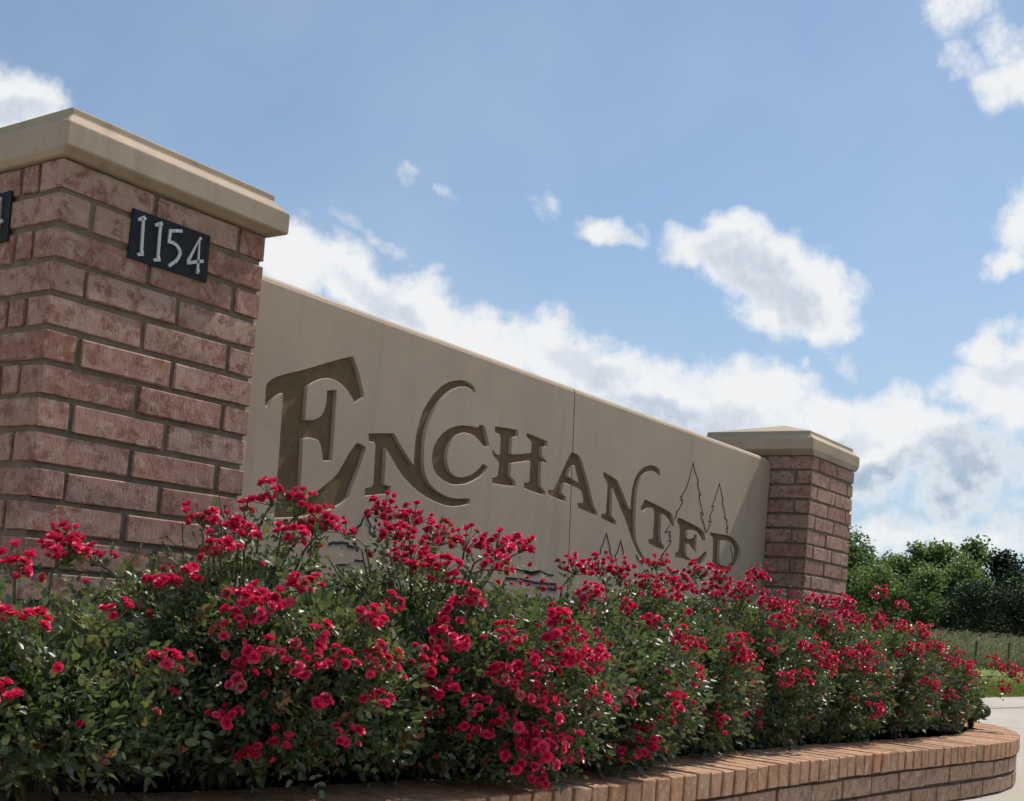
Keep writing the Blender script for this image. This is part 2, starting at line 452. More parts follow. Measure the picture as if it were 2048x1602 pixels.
M['dry_leaf'] = simple_noise_mat('dry_leaf', (0.30, 0.20, 0.10), (0.55, 0.42, 0.27), 40.0, 0.9, 0.3)

# ------------------------------------------------------------------ ground
GZ = -1.565
def sheet(name, pts, z, mat, kind='structure'):
    bm = bmesh.new()
    bm.faces.new([bm.verts.new((x, y, z)) for x, y in pts])
    me = bm_mesh(name, bm)
    o = link(name, me, mat)
    if me.polygons[0].normal.z < 0: me.flip_normals()
    tag(o, kind=kind)
    return o
o = sheet('ground', [(-400, -400), (900, -400), (900, 600), (-400, 600)], GZ, M['lawn'])
o["label"] = "mown green lawn and field running to the horizon"
DRV = [(-14, -3.4), (70, -3.4), (70, 0.9), (24, 1.52), (17.3, 1.80), (15.2, 1.87), (9, 2.05), (-14, 2.3)]  # unseen left part and near edge shaped for light bounced onto the wall
drive = sheet('driveway', DRV, GZ+0.004, M['concrete'])
drive["label"] = "pale concrete driveway in front of the lawn"
# saw cuts in the concrete: recessed dark joints
bm = bmesh.new()
def strip(bm, a, b, w, z):
    a = Vector((a[0], a[1], z)); b = Vector((b[0], b[1], z)); d = (b-a).normalized(); s = Vector((-d.y, d.x, 0))*w*0.5
    bm.faces.new([bm.verts.new(a-s), bm.verts.new(b-s), bm.verts.new(b+s), bm.verts.new(a+s)])
for a, b in (((7.6, 2.1), (10.8, -1.6)), ((4.0, 1.35), (30, 0.35)), ((12.2, 2.0), (15.6, -2.2)), ((6.0, -1.9), (30.0, -4.2))):
    strip(bm, a, b, 0.018, GZ+0.008)
link('expansion_joint', bm_mesh('expansion_joint', bm), M['soil'], drive)

# ------------------------------------------------------------------ bricks
_brick_cache = {}
def brick_mesh(l, d, h, var, mat, key):
    k = (round(l, 3), round(d, 3), round(h, 3), var, key)
    if k in _brick_cache: return _brick_cache[k]
    rr = random.Random(repr(k))
    bm = bmesh.new()
    bmesh.ops.create_cube(bm, size=1.0)
    for v in bm.verts:
        v.co = Vector((v.co.x*l, v.co.y*d, v.co.z*h))
    bmesh.ops.bevel(bm, geom=list(bm.edges), offset=0.0028, segments=1, affect='EDGES', profile=0.5)
    for v in bm.verts:
        v.co += Vector([rr.uniform(-0.0016, 0.0016) for _ in range(3)])
    me = bm_mesh('brick', bm)
    me.materials.append(mat)
    _brick_cache[k] = me
    return me

PITCH_Z = 0.0762
PW = 0.6            # pillar side
BD, BJ = 0.080, 0.0130
BL = (PW - BD - 2*BJ)/2
BH = PITCH_Z - 0.0132
rb = random.Random(4)

def course_boxes(kind, cut=True):
    W, L, D, j = PW, BL, BD, BJ
    if kind == 'A':
        c = 0.06
        if not cut:
            return [(0, L, 0, D), (L+j, 2*L+j, 0, D), (W-D, W, 0, L), (W-D, W, L+j, 2*L+j), (W-L, W, W-D, W), (W-2*L-j, W-L-j, W-D, W), (0, D, D+j, D+j+L), (0, D, D+2*j+L, W)]
        return [(0, L, 0, D), (L+j, 2*L+j, 0, D), (W-D, W, 0, L), (W-D, W, L+j, 2*L+j), (W-L, W, W-D, W), (W-2*L-j, W-L-j, W-D, W),
                (0, D, D+j, D+j+c), (0, D, D+2*j+c, D+2*j+c+L), (0, D, D+3*j+c+L, W)]
    return [(0, D, 0, L), (D+j, D+j+L, 0, D), (D+2*j+L, W, 0, D), (W-D, W, D+j, D+j+L), (W-D, W, D+2*j+L, W),
            (W-D-j-L, W-D-j, W-D, W), (0, W-D-2*j-L, W-D, W), (0, D, L+j, 2*L+j)]

def rect_stack(name, x0, rings, mat, apex=None):
    """rings: (ox_left, ox_right, oy_front, oy_back, z) rectangles round a pillar whose left edge is x0"""
    bm = bmesh.new(); R = []
    for a, b, c, d, z in rings:
        R.append([bm.verts.new(p) for p in ((x0-a, -c, z), (x0+PW+b, -c, z), (x0+PW+b, PW+d, z), (x0-a, PW+d, z))])
    bm.faces.new(list(reversed(R[0])))
    for i in range(len(R)-1):
        for k in range(4):
            bm.faces.new((R[i][k], R[i][(k+1) % 4], R[i+1][(k+1) % 4], R[i+1][k]))
    if apex:
        a = bm.verts.new(apex)
        for k in range(4): bm.faces.new((R[-1][k], R[-1][(k+1) % 4], a))
    else:
        bm.faces.new(R[-1])
    bmesh.ops.recalc_face_normals(bm, faces=bm.faces)
    bmesh.ops.bevel(bm, geom=list(bm.edges), offset=0.0035, segments=2, affect='EDGES', profile=0.5)
    return link(name, bm_mesh(name, bm), mat)

def make_pillar(x0, first, label, oxl, oxr, oyf, dz):
    t = thing('brick_pillar', label, 'pillar', (x0, 0, GZ), 'brick gate pillars')
    core = 0.0080
    bm = bmesh.new(); bmesh.ops.create_cube(bm, size=1.0)
    for v in bm.verts:
        v.co = Vector((PW/2 + v.co.x*(PW-2*core), PW/2 + v.co.y*(PW-2*core), (v.co.z+0.5)*1.557 + 0.004))
    link('mortar', bm_mesh('mortar', bm), M['mortar'], t)
    for k in range(19):
        kind = 'AB'[(k + (first == 'B')) % 2]
        z = -PITCH_Z*(k+1) + BH/2 - GZ
        for (a, b, c, d) in course_boxes(kind, first == 'A'):
            lx, ly = b-a, d-c
            along_x = lx >= ly
            l, dd = (lx, ly) if along_x else (ly, lx)
            me = brick_mesh(l, dd, BH, rb.randrange(4), M['brick'], 'pillar')
            o = link('brick', me, None, t, ((a+b)/2 + rb.uniform(-.0012, .0012), (c+d)/2 + rb.uniform(-.0016, .0016), z + rb.uniform(-.0012, .0012)))
            o.rotation_euler = (rb.uniform(-.006, .006), rb.uniform(-.004, .004), (0 if along_x else math.pi/2) + rb.choice((0, math.pi)) + rb.uniform(-.004, .004))
    rings = [(.008, .008, .008, .008, -.008), (oxl, oxr, oyf, .03, .006+dz), (oxl, oxr, oyf, .03, .060+dz), (oxl-.026, oxr-.030, oyf-.030, .000, .086+dz), (oxl-.026, oxr-.030, oyf-.030, .000, .104+dz)]
    cap = rect_stack('stone_cap', x0, rings, M['cap_stone'], (x0+PW/2, PW/2, .190+dz))
    cap.parent = t
    cap.matrix_parent_inverse = Matrix.Translation((x0, 0, GZ)).inverted()
    return t

X2 = 4.37456
make_pillar(0.0, 'A', "near brick pillar with stone cap and black number panels, cut by the left edge", .020, .045, .035, 0.0)
make_pillar(X2, 'B', "far brick pillar with pyramid stone cap at the right end of the sign wall", .046, .032, .014, .014)

# ------------------------------------------------------------------ sign wall
LETTERS=[["E",[[[0.854,-0.3472],[0.8567,-0.3358],[0.8687,-0.324],[0.892,-0.3082],[0.9285,-0.2928],[0.9742,-0.2753],[1.0334,-0.2499],[1.0985,-0.2212],[1.1545,-0.1975],[1.1971,-0.1823],[1.2135,-0.2049],[1.2288,-0.2271],[1.2423,-0.2549],[1.2555,-0.2795],[1.2613,-0.2954],[1.2463,-0.3042],[1.2252,-0.3218],[1.2155,-0.3126],[1.1937,-0.2949],[1.1727,-0.2823],[1.1526,-0.2746],[1.1283,-0.2696],[1.1,-0.2687],[1.0777,-0.275],[1.0602,-0.2818],[1.0391,-0.2942],[1.0205,-0.3077],[1.0157,-0.3135],[1.0155,-0.3297],[1.0161,-0.357],[1.0165,-0.3844],[1.0173,-0.4133],[1.0492,-0.408],[1.0665,-0.4014],[1.0833,-0.3894],[1.0948,-0.3717],[1.1002,-0.351],[1.1012,-0.3311],[1.0994,-0.3084],[1.138,-0.2988],[1.1399,-0.332],[1.1407,-0.365],[1.1425,-0.4062],[1.1431,-0.4292],[1.1449,-0.4703],[1.1447,-0.5134],[1.1095,-0.5211],[1.1047,-0.5013],[1.0963,-0.4813],[1.0863,-0.4666],[1.0742,-0.4612],[1.0446,-0.4603],[1.0164,-0.4674],[1.016,-0.4731],[1.0181,-0.5065],[1.0209,-0.5544],[1.0237,-0.6022],[1.0261,-0.6388],[1.0328,-0.6476],[1.0546,-0.6433],[1.0821,-0.6286],[1.1238,-0.5954],[1.1557,-0.5714],[1.1766,-0.5502],[1.1965,-0.519],[1.2163,-0.4859],[1.2478,-0.4464],[1.2574,-0.4449],[1.2725,-0.4459],[1.2907,-0.4515],[1.2839,-0.4756],[1.2696,-0.5185],[1.2546,-0.5545],[1.2417,-0.5866],[1.2331,-0.6146],[1.2115,-0.6341],[1.1849,-0.6506],[1.1606,-0.6634],[1.1119,-0.6821],[1.0242,-0.7016],[0.9328,-0.7148],[0.9332,-0.6928],[0.9305,-0.646],[0.9288,-0.5991],[0.9285,-0.5551],[0.9285,-0.5126],[0.9258,-0.4657],[0.9257,-0.4484],[0.9249,-0.4169],[0.9236,-0.3808],[0.9223,-0.3542],[0.9186,-0.3502],[0.9106,-0.3541],[0.8969,-0.3638],[0.8837,-0.3758],[0.8746,-0.3869],[0.868,-0.4006],[0.8575,-0.4002],[0.8557,-0.378]]]],["N",[[[1.2988,-0.4072],[1.3396,-0.399],[1.4176,-0.386],[1.4294,-0.3964],[1.4581,-0.4222],[1.4913,-0.4477],[1.5224,-0.4711],[1.5282,-0.4725],[1.5305,-0.4671],[1.528,-0.4393],[1.5273,-0.4113],[1.5278,-0.383],[1.5322,-0.3513],[1.5426,-0.3156],[1.5556,-0.282],[1.5778,-0.2494],[1.6048,-0.2171],[1.6371,-0.1877],[1.6755,-0.1654],[1.7203,-0.1499],[1.7576,-0.1438],[1.7918,-0.1464],[1.8176,-0.1562],[1.825,-0.1667],[1.8201,-0.1737],[1.8123,-0.1707],[1.7992,-0.1643],[1.7698,-0.1621],[1.7325,-0.1695],[1.697,-0.186],[1.6632,-0.2101],[1.635,-0.2386],[1.6119,-0.2689],[1.5956,-0.2976],[1.5838,-0.3254],[1.5772,-0.3493],[1.5729,-0.3756],[1.5727,-0.4069],[1.5752,-0.4349],[1.5794,-0.4627],[1.5855,-0.4846],[1.5969,-0.5029],[1.6149,-0.5204],[1.6442,-0.5366],[1.6824,-0.549],[1.7203,-0.5558],[1.7581,-0.557],[1.8004,-0.5533],[1.8333,-0.5463],[1.8488,-0.5518],[1.8454,-0.5627],[1.8035,-0.5751],[1.757,-0.5836],[1.7104,-0.5847],[1.6638,-0.5801],[1.6175,-0.5715],[1.5669,-0.5579],[1.5254,-0.5408],[1.4838,-0.5185],[1.4511,-0.4953],[1.4225,-0.4692],[1.3992,-0.4494],[1.3854,-0.4378],[1.3854,-0.4474],[1.3892,-0.4878],[1.3901,-0.5286],[1.3905,-0.5531],[1.3973,-0.5577],[1.4241,-0.5583],[1.425,-0.5801],[1.3652,-0.5918],[1.3089,-0.6029],[1.3059,-0.5805],[1.3307,-0.5732],[1.3396,-0.5653],[1.3421,-0.5542],[1.3401,-0.5085],[1.3376,-0.4684],[1.3365,-0.4361],[1.3295,-0.4291],[1.3037,-0.4292]]]],["C",[[[1.8591,-0.2926],[1.8651,-0.2825],[1.8771,-0.279],[1.8895,-0.2783],[1.9014,-0.2914],[1.9147,-0.3135],[1.9313,-0.3412],[1.9197,-0.3491],[1.9076,-0.3526],[1.8916,-0.3461],[1.8673,-0.3334],[1.8463,-0.3248],[1.8161,-0.3194],[1.7824,-0.3211],[1.7504,-0.3318],[1.7291,-0.3486],[1.7129,-0.3673],[1.7015,-0.3866],[1.6975,-0.4076],[1.6989,-0.4278],[1.708,-0.4497],[1.7222,-0.4681],[1.7472,-0.4792],[1.776,-0.4812],[1.8088,-0.4752],[1.8458,-0.4611],[1.8774,-0.4402],[1.9063,-0.4143],[1.9324,-0.4202],[1.9266,-0.4332],[1.9044,-0.4545],[1.863,-0.4782],[1.8166,-0.4964],[1.7699,-0.5061],[1.7325,-0.509],[1.6897,-0.5017],[1.6558,-0.489],[1.6327,-0.4693],[1.6217,-0.4451],[1.6204,-0.4195],[1.6267,-0.3927],[1.6435,-0.3669],[1.6677,-0.3427],[1.6974,-0.3232],[1.7329,-0.3083],[1.7744,-0.2982],[1.8222,-0.2929]]]],["H",[[[1.9566,-0.2708],[2.0247,-0.2644],[2.099,-0.2596],[2.1011,-0.2803],[2.0779,-0.2883],[2.0682,-0.2935],[2.0669,-0.3132],[2.0659,-0.3352],[2.0703,-0.3515],[2.0749,-0.3544],[2.1367,-0.3438],[2.1951,-0.3299],[2.1956,-0.3099],[2.1948,-0.2926],[2.1887,-0.2862],[2.1585,-0.2725],[2.1552,-0.2644],[2.1609,-0.2597],[2.2161,-0.2642],[2.2973,-0.2698],[2.2955,-0.2878],[2.2694,-0.2945],[2.2651,-0.3015],[2.2651,-0.3166],[2.2685,-0.3337],[2.2776,-0.3348],[2.2993,-0.3442],[2.2982,-0.352],[2.2665,-0.3503],[2.2677,-0.374],[2.2697,-0.4115],[2.2761,-0.4458],[2.3099,-0.4616],[2.3073,-0.4746],[2.2691,-0.4744],[2.1718,-0.4669],[2.1679,-0.4465],[2.194,-0.4417],[2.201,-0.4358],[2.1983,-0.3965],[2.1979,-0.3642],[2.1929,-0.36],[2.1738,-0.3624],[2.124,-0.3739],[2.0733,-0.3863],[2.0744,-0.4141],[2.0776,-0.4367],[2.1098,-0.4506],[2.11,-0.4664],[2.0544,-0.4713],[1.9717,-0.4751],[1.9671,-0.4567],[1.9864,-0.4516],[1.9994,-0.4439],[2.0007,-0.4245],[2.0003,-0.3934],[1.9851,-0.3861],[1.9657,-0.3771],[1.954,-0.3646],[1.9551,-0.3585],[1.963,-0.358],[1.97,-0.3645],[1.9806,-0.3689],[1.9986,-0.3673],[2.0009,-0.355],[1.9992,-0.3288],[1.9975,-0.3027],[1.9882,-0.2947],[1.9614,-0.2908]]]],["A",[[[2.47,-0.2862],[2.4816,-0.2832],[2.5211,-0.2876],[2.5422,-0.2975],[2.5542,-0.3116],[2.5791,-0.3451],[2.6107,-0.3886],[2.643,-0.4351],[2.6664,-0.4724],[2.6977,-0.493],[2.7002,-0.5089],[2.6282,-0.5036],[2.5475,-0.4944],[2.5445,-0.475],[2.5788,-0.4736],[2.5847,-0.4636],[2.5763,-0.4408],[2.5614,-0.4242],[2.5411,-0.4202],[2.4867,-0.4129],[2.4432,-0.4096],[2.4345,-0.4147],[2.4272,-0.4286],[2.4237,-0.4522],[2.4315,-0.4577],[2.4561,-0.4637],[2.4564,-0.4818],[2.4065,-0.4788],[2.334,-0.4712],[2.3314,-0.4538],[2.3605,-0.4495],[2.373,-0.4408],[2.3878,-0.4158],[2.4104,-0.3792],[2.4367,-0.3341],[2.46,-0.2995]],[[2.4873,-0.3372],[2.4962,-0.3319],[2.5046,-0.3399],[2.524,-0.3713],[2.5398,-0.3954],[2.4976,-0.3893],[2.4557,-0.382],[2.4649,-0.3638],[2.4763,-0.344]]]],["N",[[[2.7185,-0.3286],[2.7281,-0.3272],[2.7788,-0.3344],[2.8306,-0.3432],[2.8497,-0.3565],[2.883,-0.3871],[2.9171,-0.4208],[2.9478,-0.4494],[2.9574,-0.4547],[2.9615,-0.4507],[2.9601,-0.4273],[2.9602,-0.3978],[2.9625,-0.368],[2.9712,-0.3373],[2.9874,-0.3085],[3.0129,-0.2811],[3.0516,-0.2591],[3.0982,-0.2443],[3.1284,-0.2399],[3.1664,-0.2426],[3.1902,-0.2529],[3.1988,-0.267],[3.1927,-0.2807],[3.1781,-0.276],[3.161,-0.2677],[3.1324,-0.2648],[3.1023,-0.2699],[3.0675,-0.2824],[3.0399,-0.2997],[3.0223,-0.3215],[3.0114,-0.3468],[3.0068,-0.3742],[3.0055,-0.404],[3.0065,-0.4366],[3.0099,-0.4807],[3.0157,-0.5246],[3.0246,-0.5623],[3.0376,-0.5878],[3.0659,-0.615],[3.0936,-0.6365],[3.1466,-0.6621],[3.1233,-0.67],[3.0835,-0.6493],[3.05,-0.6283],[3.0155,-0.5987],[2.9805,-0.5636],[2.9448,-0.5231],[2.91,-0.4859],[2.8769,-0.4577],[2.8432,-0.424],[2.8167,-0.3984],[2.8063,-0.3854],[2.8033,-0.3915],[2.8065,-0.4228],[2.8088,-0.4627],[2.812,-0.494],[2.822,-0.5044],[2.8519,-0.5156],[2.8517,-0.5329],[2.7974,-0.5258],[2.7328,-0.5171],[2.7302,-0.5004],[2.7569,-0.4959],[2.7666,-0.4877],[2.7637,-0.4509],[2.763,-0.411],[2.7605,-0.377],[2.7498,-0.3613],[2.7227,-0.3451]]]],["T",[[[3.0798,-0.3973],[3.0981,-0.3972],[3.1739,-0.4062],[3.2581,-0.4162],[3.3317,-0.4294],[3.3439,-0.4437],[3.3614,-0.4699],[3.3669,-0.4834],[3.3407,-0.4846],[3.3219,-0.4694],[3.2967,-0.4551],[3.2693,-0.4458],[3.243,-0.4419],[3.2388,-0.4553],[3.2415,-0.4919],[3.2447,-0.5315],[3.2528,-0.5614],[3.2642,-0.5727],[3.2883,-0.5828],[3.2879,-0.5998],[3.2103,-0.5929],[3.1433,-0.5839],[3.1372,-0.5648],[3.1705,-0.5601],[3.1783,-0.5503],[3.1735,-0.5203],[3.1729,-0.4778],[3.1712,-0.4476],[3.1622,-0.4304],[3.149,-0.4259],[3.1276,-0.4278],[3.1038,-0.4327],[3.0897,-0.4403],[3.0732,-0.4512],[3.0475,-0.4422],[3.052,-0.4327],[3.0643,-0.4148]]]],["E",[[[3.39,-0.4408],[3.4402,-0.4435],[3.5277,-0.454],[3.6092,-0.4637],[3.6609,-0.4806],[3.6873,-0.5152],[3.6778,-0.5228],[3.6556,-0.522],[3.6233,-0.4992],[3.5888,-0.4861],[3.5483,-0.4828],[3.5097,-0.4879],[3.4953,-0.4955],[3.4947,-0.5155],[3.4991,-0.5277],[3.5396,-0.5257],[3.5619,-0.5162],[3.5673,-0.501],[3.5912,-0.5005],[3.5954,-0.535],[3.5994,-0.5879],[3.563,-0.5709],[3.5202,-0.5511],[3.4968,-0.5515],[3.4989,-0.5875],[3.5101,-0.6083],[3.5471,-0.6179],[3.5944,-0.6158],[3.6403,-0.601],[3.6769,-0.5756],[3.6965,-0.5702],[3.7116,-0.5764],[3.7078,-0.5879],[3.6768,-0.6239],[3.6702,-0.6337],[3.6216,-0.6339],[3.5567,-0.6281],[3.4773,-0.6219],[3.3932,-0.6217],[3.3915,-0.6023],[3.4156,-0.5966],[3.4248,-0.5833],[3.4239,-0.5403],[3.4194,-0.4942],[3.4106,-0.4736],[3.3905,-0.4668]]]],["D",[[[3.7261,-0.4748],[3.8274,-0.4734],[3.9138,-0.4706],[3.9768,-0.476],[4.0295,-0.4943],[4.0655,-0.5183],[4.0793,-0.5446],[4.0711,-0.5766],[4.0444,-0.6061],[3.9951,-0.6333],[3.9445,-0.6486],[3.8572,-0.6475],[3.7802,-0.6457],[3.7752,-0.616],[3.7705,-0.5637],[3.7652,-0.5078],[3.7544,-0.4938],[3.7284,-0.4888]],[[3.8419,-0.5081],[3.8665,-0.5],[3.9184,-0.497],[3.9639,-0.5043],[3.9935,-0.5209],[4.007,-0.5469],[4.0028,-0.5745],[3.9803,-0.5996],[3.9392,-0.6182],[3.8963,-0.6235],[3.8612,-0.6205],[3.8501,-0.6062],[3.8435,-0.5573]]]],["I",[[[3.3468,-0.6862],[3.4334,-0.6848],[3.4328,-0.6939],[3.41,-0.6986],[3.4159,-0.7735],[3.4345,-0.7824],[3.3583,-0.783],[3.3778,-0.7738],[3.3752,-0.7061],[3.3525,-0.6958]]]],["N",[[[3.4493,-0.6897],[3.4791,-0.6865],[3.5063,-0.6926],[3.5533,-0.7097],[3.5956,-0.7357],[3.6002,-0.723],[3.5997,-0.7065],[3.5787,-0.7018],[3.5777,-0.6957],[3.6371,-0.6998],[3.625,-0.7089],[3.6364,-0.791],[3.6159,-0.7901],[3.5607,-0.7543],[3.5067,-0.7211],[3.5028,-0.7376],[3.5063,-0.772],[3.525,-0.779],[3.4679,-0.7763],[3.4717,-0.7599],[3.4699,-0.7094],[3.4636,-0.6977]]]]]
LINES=[[[[3.3619,-0.4539],[3.3802,-0.4269],[3.375,-0.4186],[3.3922,-0.4077],[3.4245,-0.3716],[3.4262,-0.3588],[3.4071,-0.3593],[3.4201,-0.3452],[3.3976,-0.348],[3.4218,-0.3324],[3.4544,-0.2957],[3.4773,-0.2456],[3.501,-0.1749],[3.5227,-0.2101],[3.5699,-0.2531],[3.5554,-0.2624],[3.5675,-0.2626],[3.5608,-0.2708],[3.5853,-0.2971],[3.6039,-0.3113],[3.5841,-0.3138],[3.5965,-0.3399],[3.6434,-0.4009],[3.6133,-0.3914],[3.62,-0.4072],[3.6643,-0.4524],[3.6569,-0.4569],[3.674,-0.4607],[3.6665,-0.4652],[3.6871,-0.4799]],0.0028],[[[3.6871,-0.4799],[3.7121,-0.4512],[3.732,-0.421],[3.7031,-0.4278],[3.7195,-0.4111],[3.7102,-0.4009],[3.7268,-0.3803],[3.7466,-0.3487],[3.7236,-0.3514],[3.7497,-0.3175],[3.7864,-0.2334],[3.8199,-0.2784],[3.8409,-0.3101],[3.8305,-0.3152],[3.8366,-0.3259],[3.863,-0.3533],[3.865,-0.3646],[3.8767,-0.3824],[3.872,-0.3906],[3.9032,-0.3987],[3.8948,-0.4111],[3.9166,-0.4357],[3.9,-0.4412],[3.9194,-0.4623]],0.003],[[[3.9571,-0.5165],[3.9634,-0.5275],[3.9647,-0.5351],[3.9812,-0.553],[3.9876,-0.5641],[3.9834,-0.5761],[3.9946,-0.579]],0.0038],[[[3.3243,-0.4845],[3.28,-0.5207],[3.3303,-0.5122],[3.3308,-0.5245],[3.3188,-0.5327],[3.3371,-0.5309],[3.3366,-0.5416],[3.3152,-0.556],[3.3478,-0.5511],[3.3391,-0.5661],[3.2871,-0.6096],[3.2614,-0.631],[3.2763,-0.6333]],0.0032],[[[2.7351,-0.6728],[2.7513,-0.6544],[2.7442,-0.6437],[2.7622,-0.6193],[2.7636,-0.6106],[2.783,-0.5759],[2.8053,-0.6124],[2.8225,-0.6338],[2.8177,-0.6385],[2.8356,-0.6643],[2.8425,-0.6723],[2.8387,-0.6842],[2.8511,-0.6918],[2.8712,-0.6757],[2.8661,-0.6617],[2.883,-0.6429],[2.9012,-0.5947],[2.9269,-0.6303],[2.9329,-0.6502]],0.0025],[[[3.0371,-0.6413],[3.0675,-0.6626],[3.1062,-0.6774]],0.0047],[[[1.1101,-0.72],[1.1366,-0.7204]],0.0033],[[[1.2283,-0.7311],[1.2559,-0.7294],[1.2771,-0.7241],[1.2853,-0.7146],[1.2839,-0.704],[1.3002,-0.6958],[1.3058,-0.6779],[1.3191,-0.6579],[1.3316,-0.6794],[1.3465,-0.6942],[1.3411,-0.7024],[1.3466,-0.7193]],0.0038],[[[1.4923,-0.6237],[1.5016,-0.6034],[1.513,-0.6236],[1.5255,-0.6516],[1.5357,-0.7005],[1.5444,-0.7133]],0.0045],[[[1.6186,-0.683],[1.6255,-0.6939]],0.0046],[[[1.6392,-0.7273],[1.6516,-0.7378],[1.667,-0.7434]],0.0051],[[[1.1639,-0.7711],[1.1809,-0.7632],[1.196,-0.7639],[1.2198,-0.7596],[1.2476,-0.7602],[1.2501,-0.7674],[1.2768,-0.7693],[1.3022,-0.7713]],0.0067],[[[1.328,-0.7734],[1.3504,-0.7725]],0.0056],[[[1.4767,-0.7748],[1.5107,-0.773]],0.0045],[[[1.2852,-0.8094],[1.3263,-0.8093]],0.0056],[[[1.2047,-0.8308],[1.2592,-0.8255]],0.0055],[[[2.1462,-0.7703],[2.2134,-0.7735],[2.2526,-0.7761],[2.3204,-0.7655],[2.3724,-0.7758],[2.4135,-0.7757]],0.0049],[[[2.2185,-0.7759],[2.268,-0.7806],[2.3158,-0.7687]],0.0099],[[[2.1004,-0.8089],[2.1894,-0.8066],[2.2875,-0.8127],[2.4394,-0.81]],0.0075],[[[2.3096,-0.828],[2.4425,-0.831]],0.0078],[[[1.7892,-0.8306],[1.8518,-0.8314]],0.0061]]
DIGITS=[[[0.2003,-0.0907],[0.2135,-0.0814],[0.2136,-0.0825],[0.2176,-0.1627]],[[0.2074,-0.1704],[0.2235,-0.1651]],[[0.2483,-0.0891],[0.2627,-0.0799],[0.2629,-0.0819],[0.2646,-0.164]],[[0.2539,-0.1704],[0.272,-0.1645]],[[0.3268,-0.0786],[0.2927,-0.0884],[0.2917,-0.1153],[0.3041,-0.1143],[0.3164,-0.1182],[0.3249,-0.126],[0.3272,-0.135],[0.3231,-0.1458],[0.3159,-0.1561],[0.2978,-0.1722]],[[0.3842,-0.1674],[0.3807,-0.0817],[0.3528,-0.1442],[0.3542,-0.1487],[0.3983,-0.1319]]]
SCREWS=[[0.2164,-0.0829],[0.2175,-0.1615],[0.264,-0.0815],[0.265,-0.1611],[0.308,-0.0837],[0.3162,-0.156],[0.3819,-0.0813],[0.3841,-0.1597]]

YW, YB = 0.2254, 0.375
ZT = -0.024
DEPTH = 0.015
def curve_mesh(loops, half):
    cu = bpy.data.curves.new('c', 'CURVE'); cu.dimensions = '2D'; cu.fill_mode = 'BOTH'; cu.extrude = half
    for lp in loops:
        s = cu.splines.new('POLY'); s.points.add(len(lp)-1)
        for q, (x, z) in zip(s.points, lp): q.co = (x, z, 0, 1)
        s.use_cyclic_u = True
    ob = bpy.data.objects.new('c', cu); COL.objects.link(ob)
    dg = bpy.context.evaluated_depsgraph_get()
    me = bpy.data.meshes.new_from_object(ob.evaluated_get(dg))
    bpy.data.objects.remove(ob); bpy.data.curves.remove(cu)
    bm = bmesh.new(); bm.from_mesh(me)
    bmesh.ops.remove_doubles(bm, verts=bm.verts, dist=1e-5)
    bmesh.ops.recalc_face_normals(bm, faces=bm.faces)
    bm.to_mesh(me); bm.free()
    return me

def jx(z): return 2.458 + (-0.0365 - z)*0.0808
sign = thing('sign_wall', "long cream cast stone sign wall engraved ENCHANTED with outlined pine trees", 'sign', (2.48, 0.3, GZ))
inv_sign = Matrix.Translation((2.48, 0.3, GZ)).inverted()
SEC = [(YW, GZ+.002), (YW, -.048), (YW+.004, -.037), (YW+.018, -.0265), (YW+.026, ZT), (YB-.026, ZT), (YB-.018, -.0265), (YB-.004, -.037), (YB, -.048), (YB, GZ+.002)]
def panel_mesh(ends):
    bm = bmesh.new(); R = []
    for fx, drop in ends:
        R.append([bm.verts.new((fx(z), y, z - (drop if z > -.1 else 0))) for y, z in SEC])
    n = len(SEC)
    for i in range(len(R)-1):
        for k in range(n):
            bm.faces.new((R[i][k], R[i][(k+1) % n], R[i+1][(k+1) % n], R[i+1][k]))
    bm.faces.new(list(reversed(R[0]))); bm.faces.new(R[-1])
    return bm_mesh('stone_panel', bm)
panels = []
for ends in ([(lambda z: PW+.012, 0), (lambda z: jx(z)-.0032, 0)],
             [(lambda z: jx(z)+.0032, 0), (lambda z: X2-.045, 0), (lambda z: X2-.018, .006), (lambda z: X2-.010, .016)]):
    panels.append(link('stone_panel', panel_mesh(ends), M['stone']))
cutters = []
for ch, loops in LETTERS:
    me = curve_mesh(loops, 0.030)
    # curve xy -> world xz ; extrusion axis -> y
    for v in me.vertices:
        x, z, e = v.co
        v.co = (x, YW + DEPTH - 0.030 + (-e), z)
    bm = bmesh.new(); bm.from_mesh(me); bmesh.ops.recalc_face_normals(bm, faces=bm.faces); bm.to_mesh(me); bm.free()
    cutters.append((ch, loops, me))
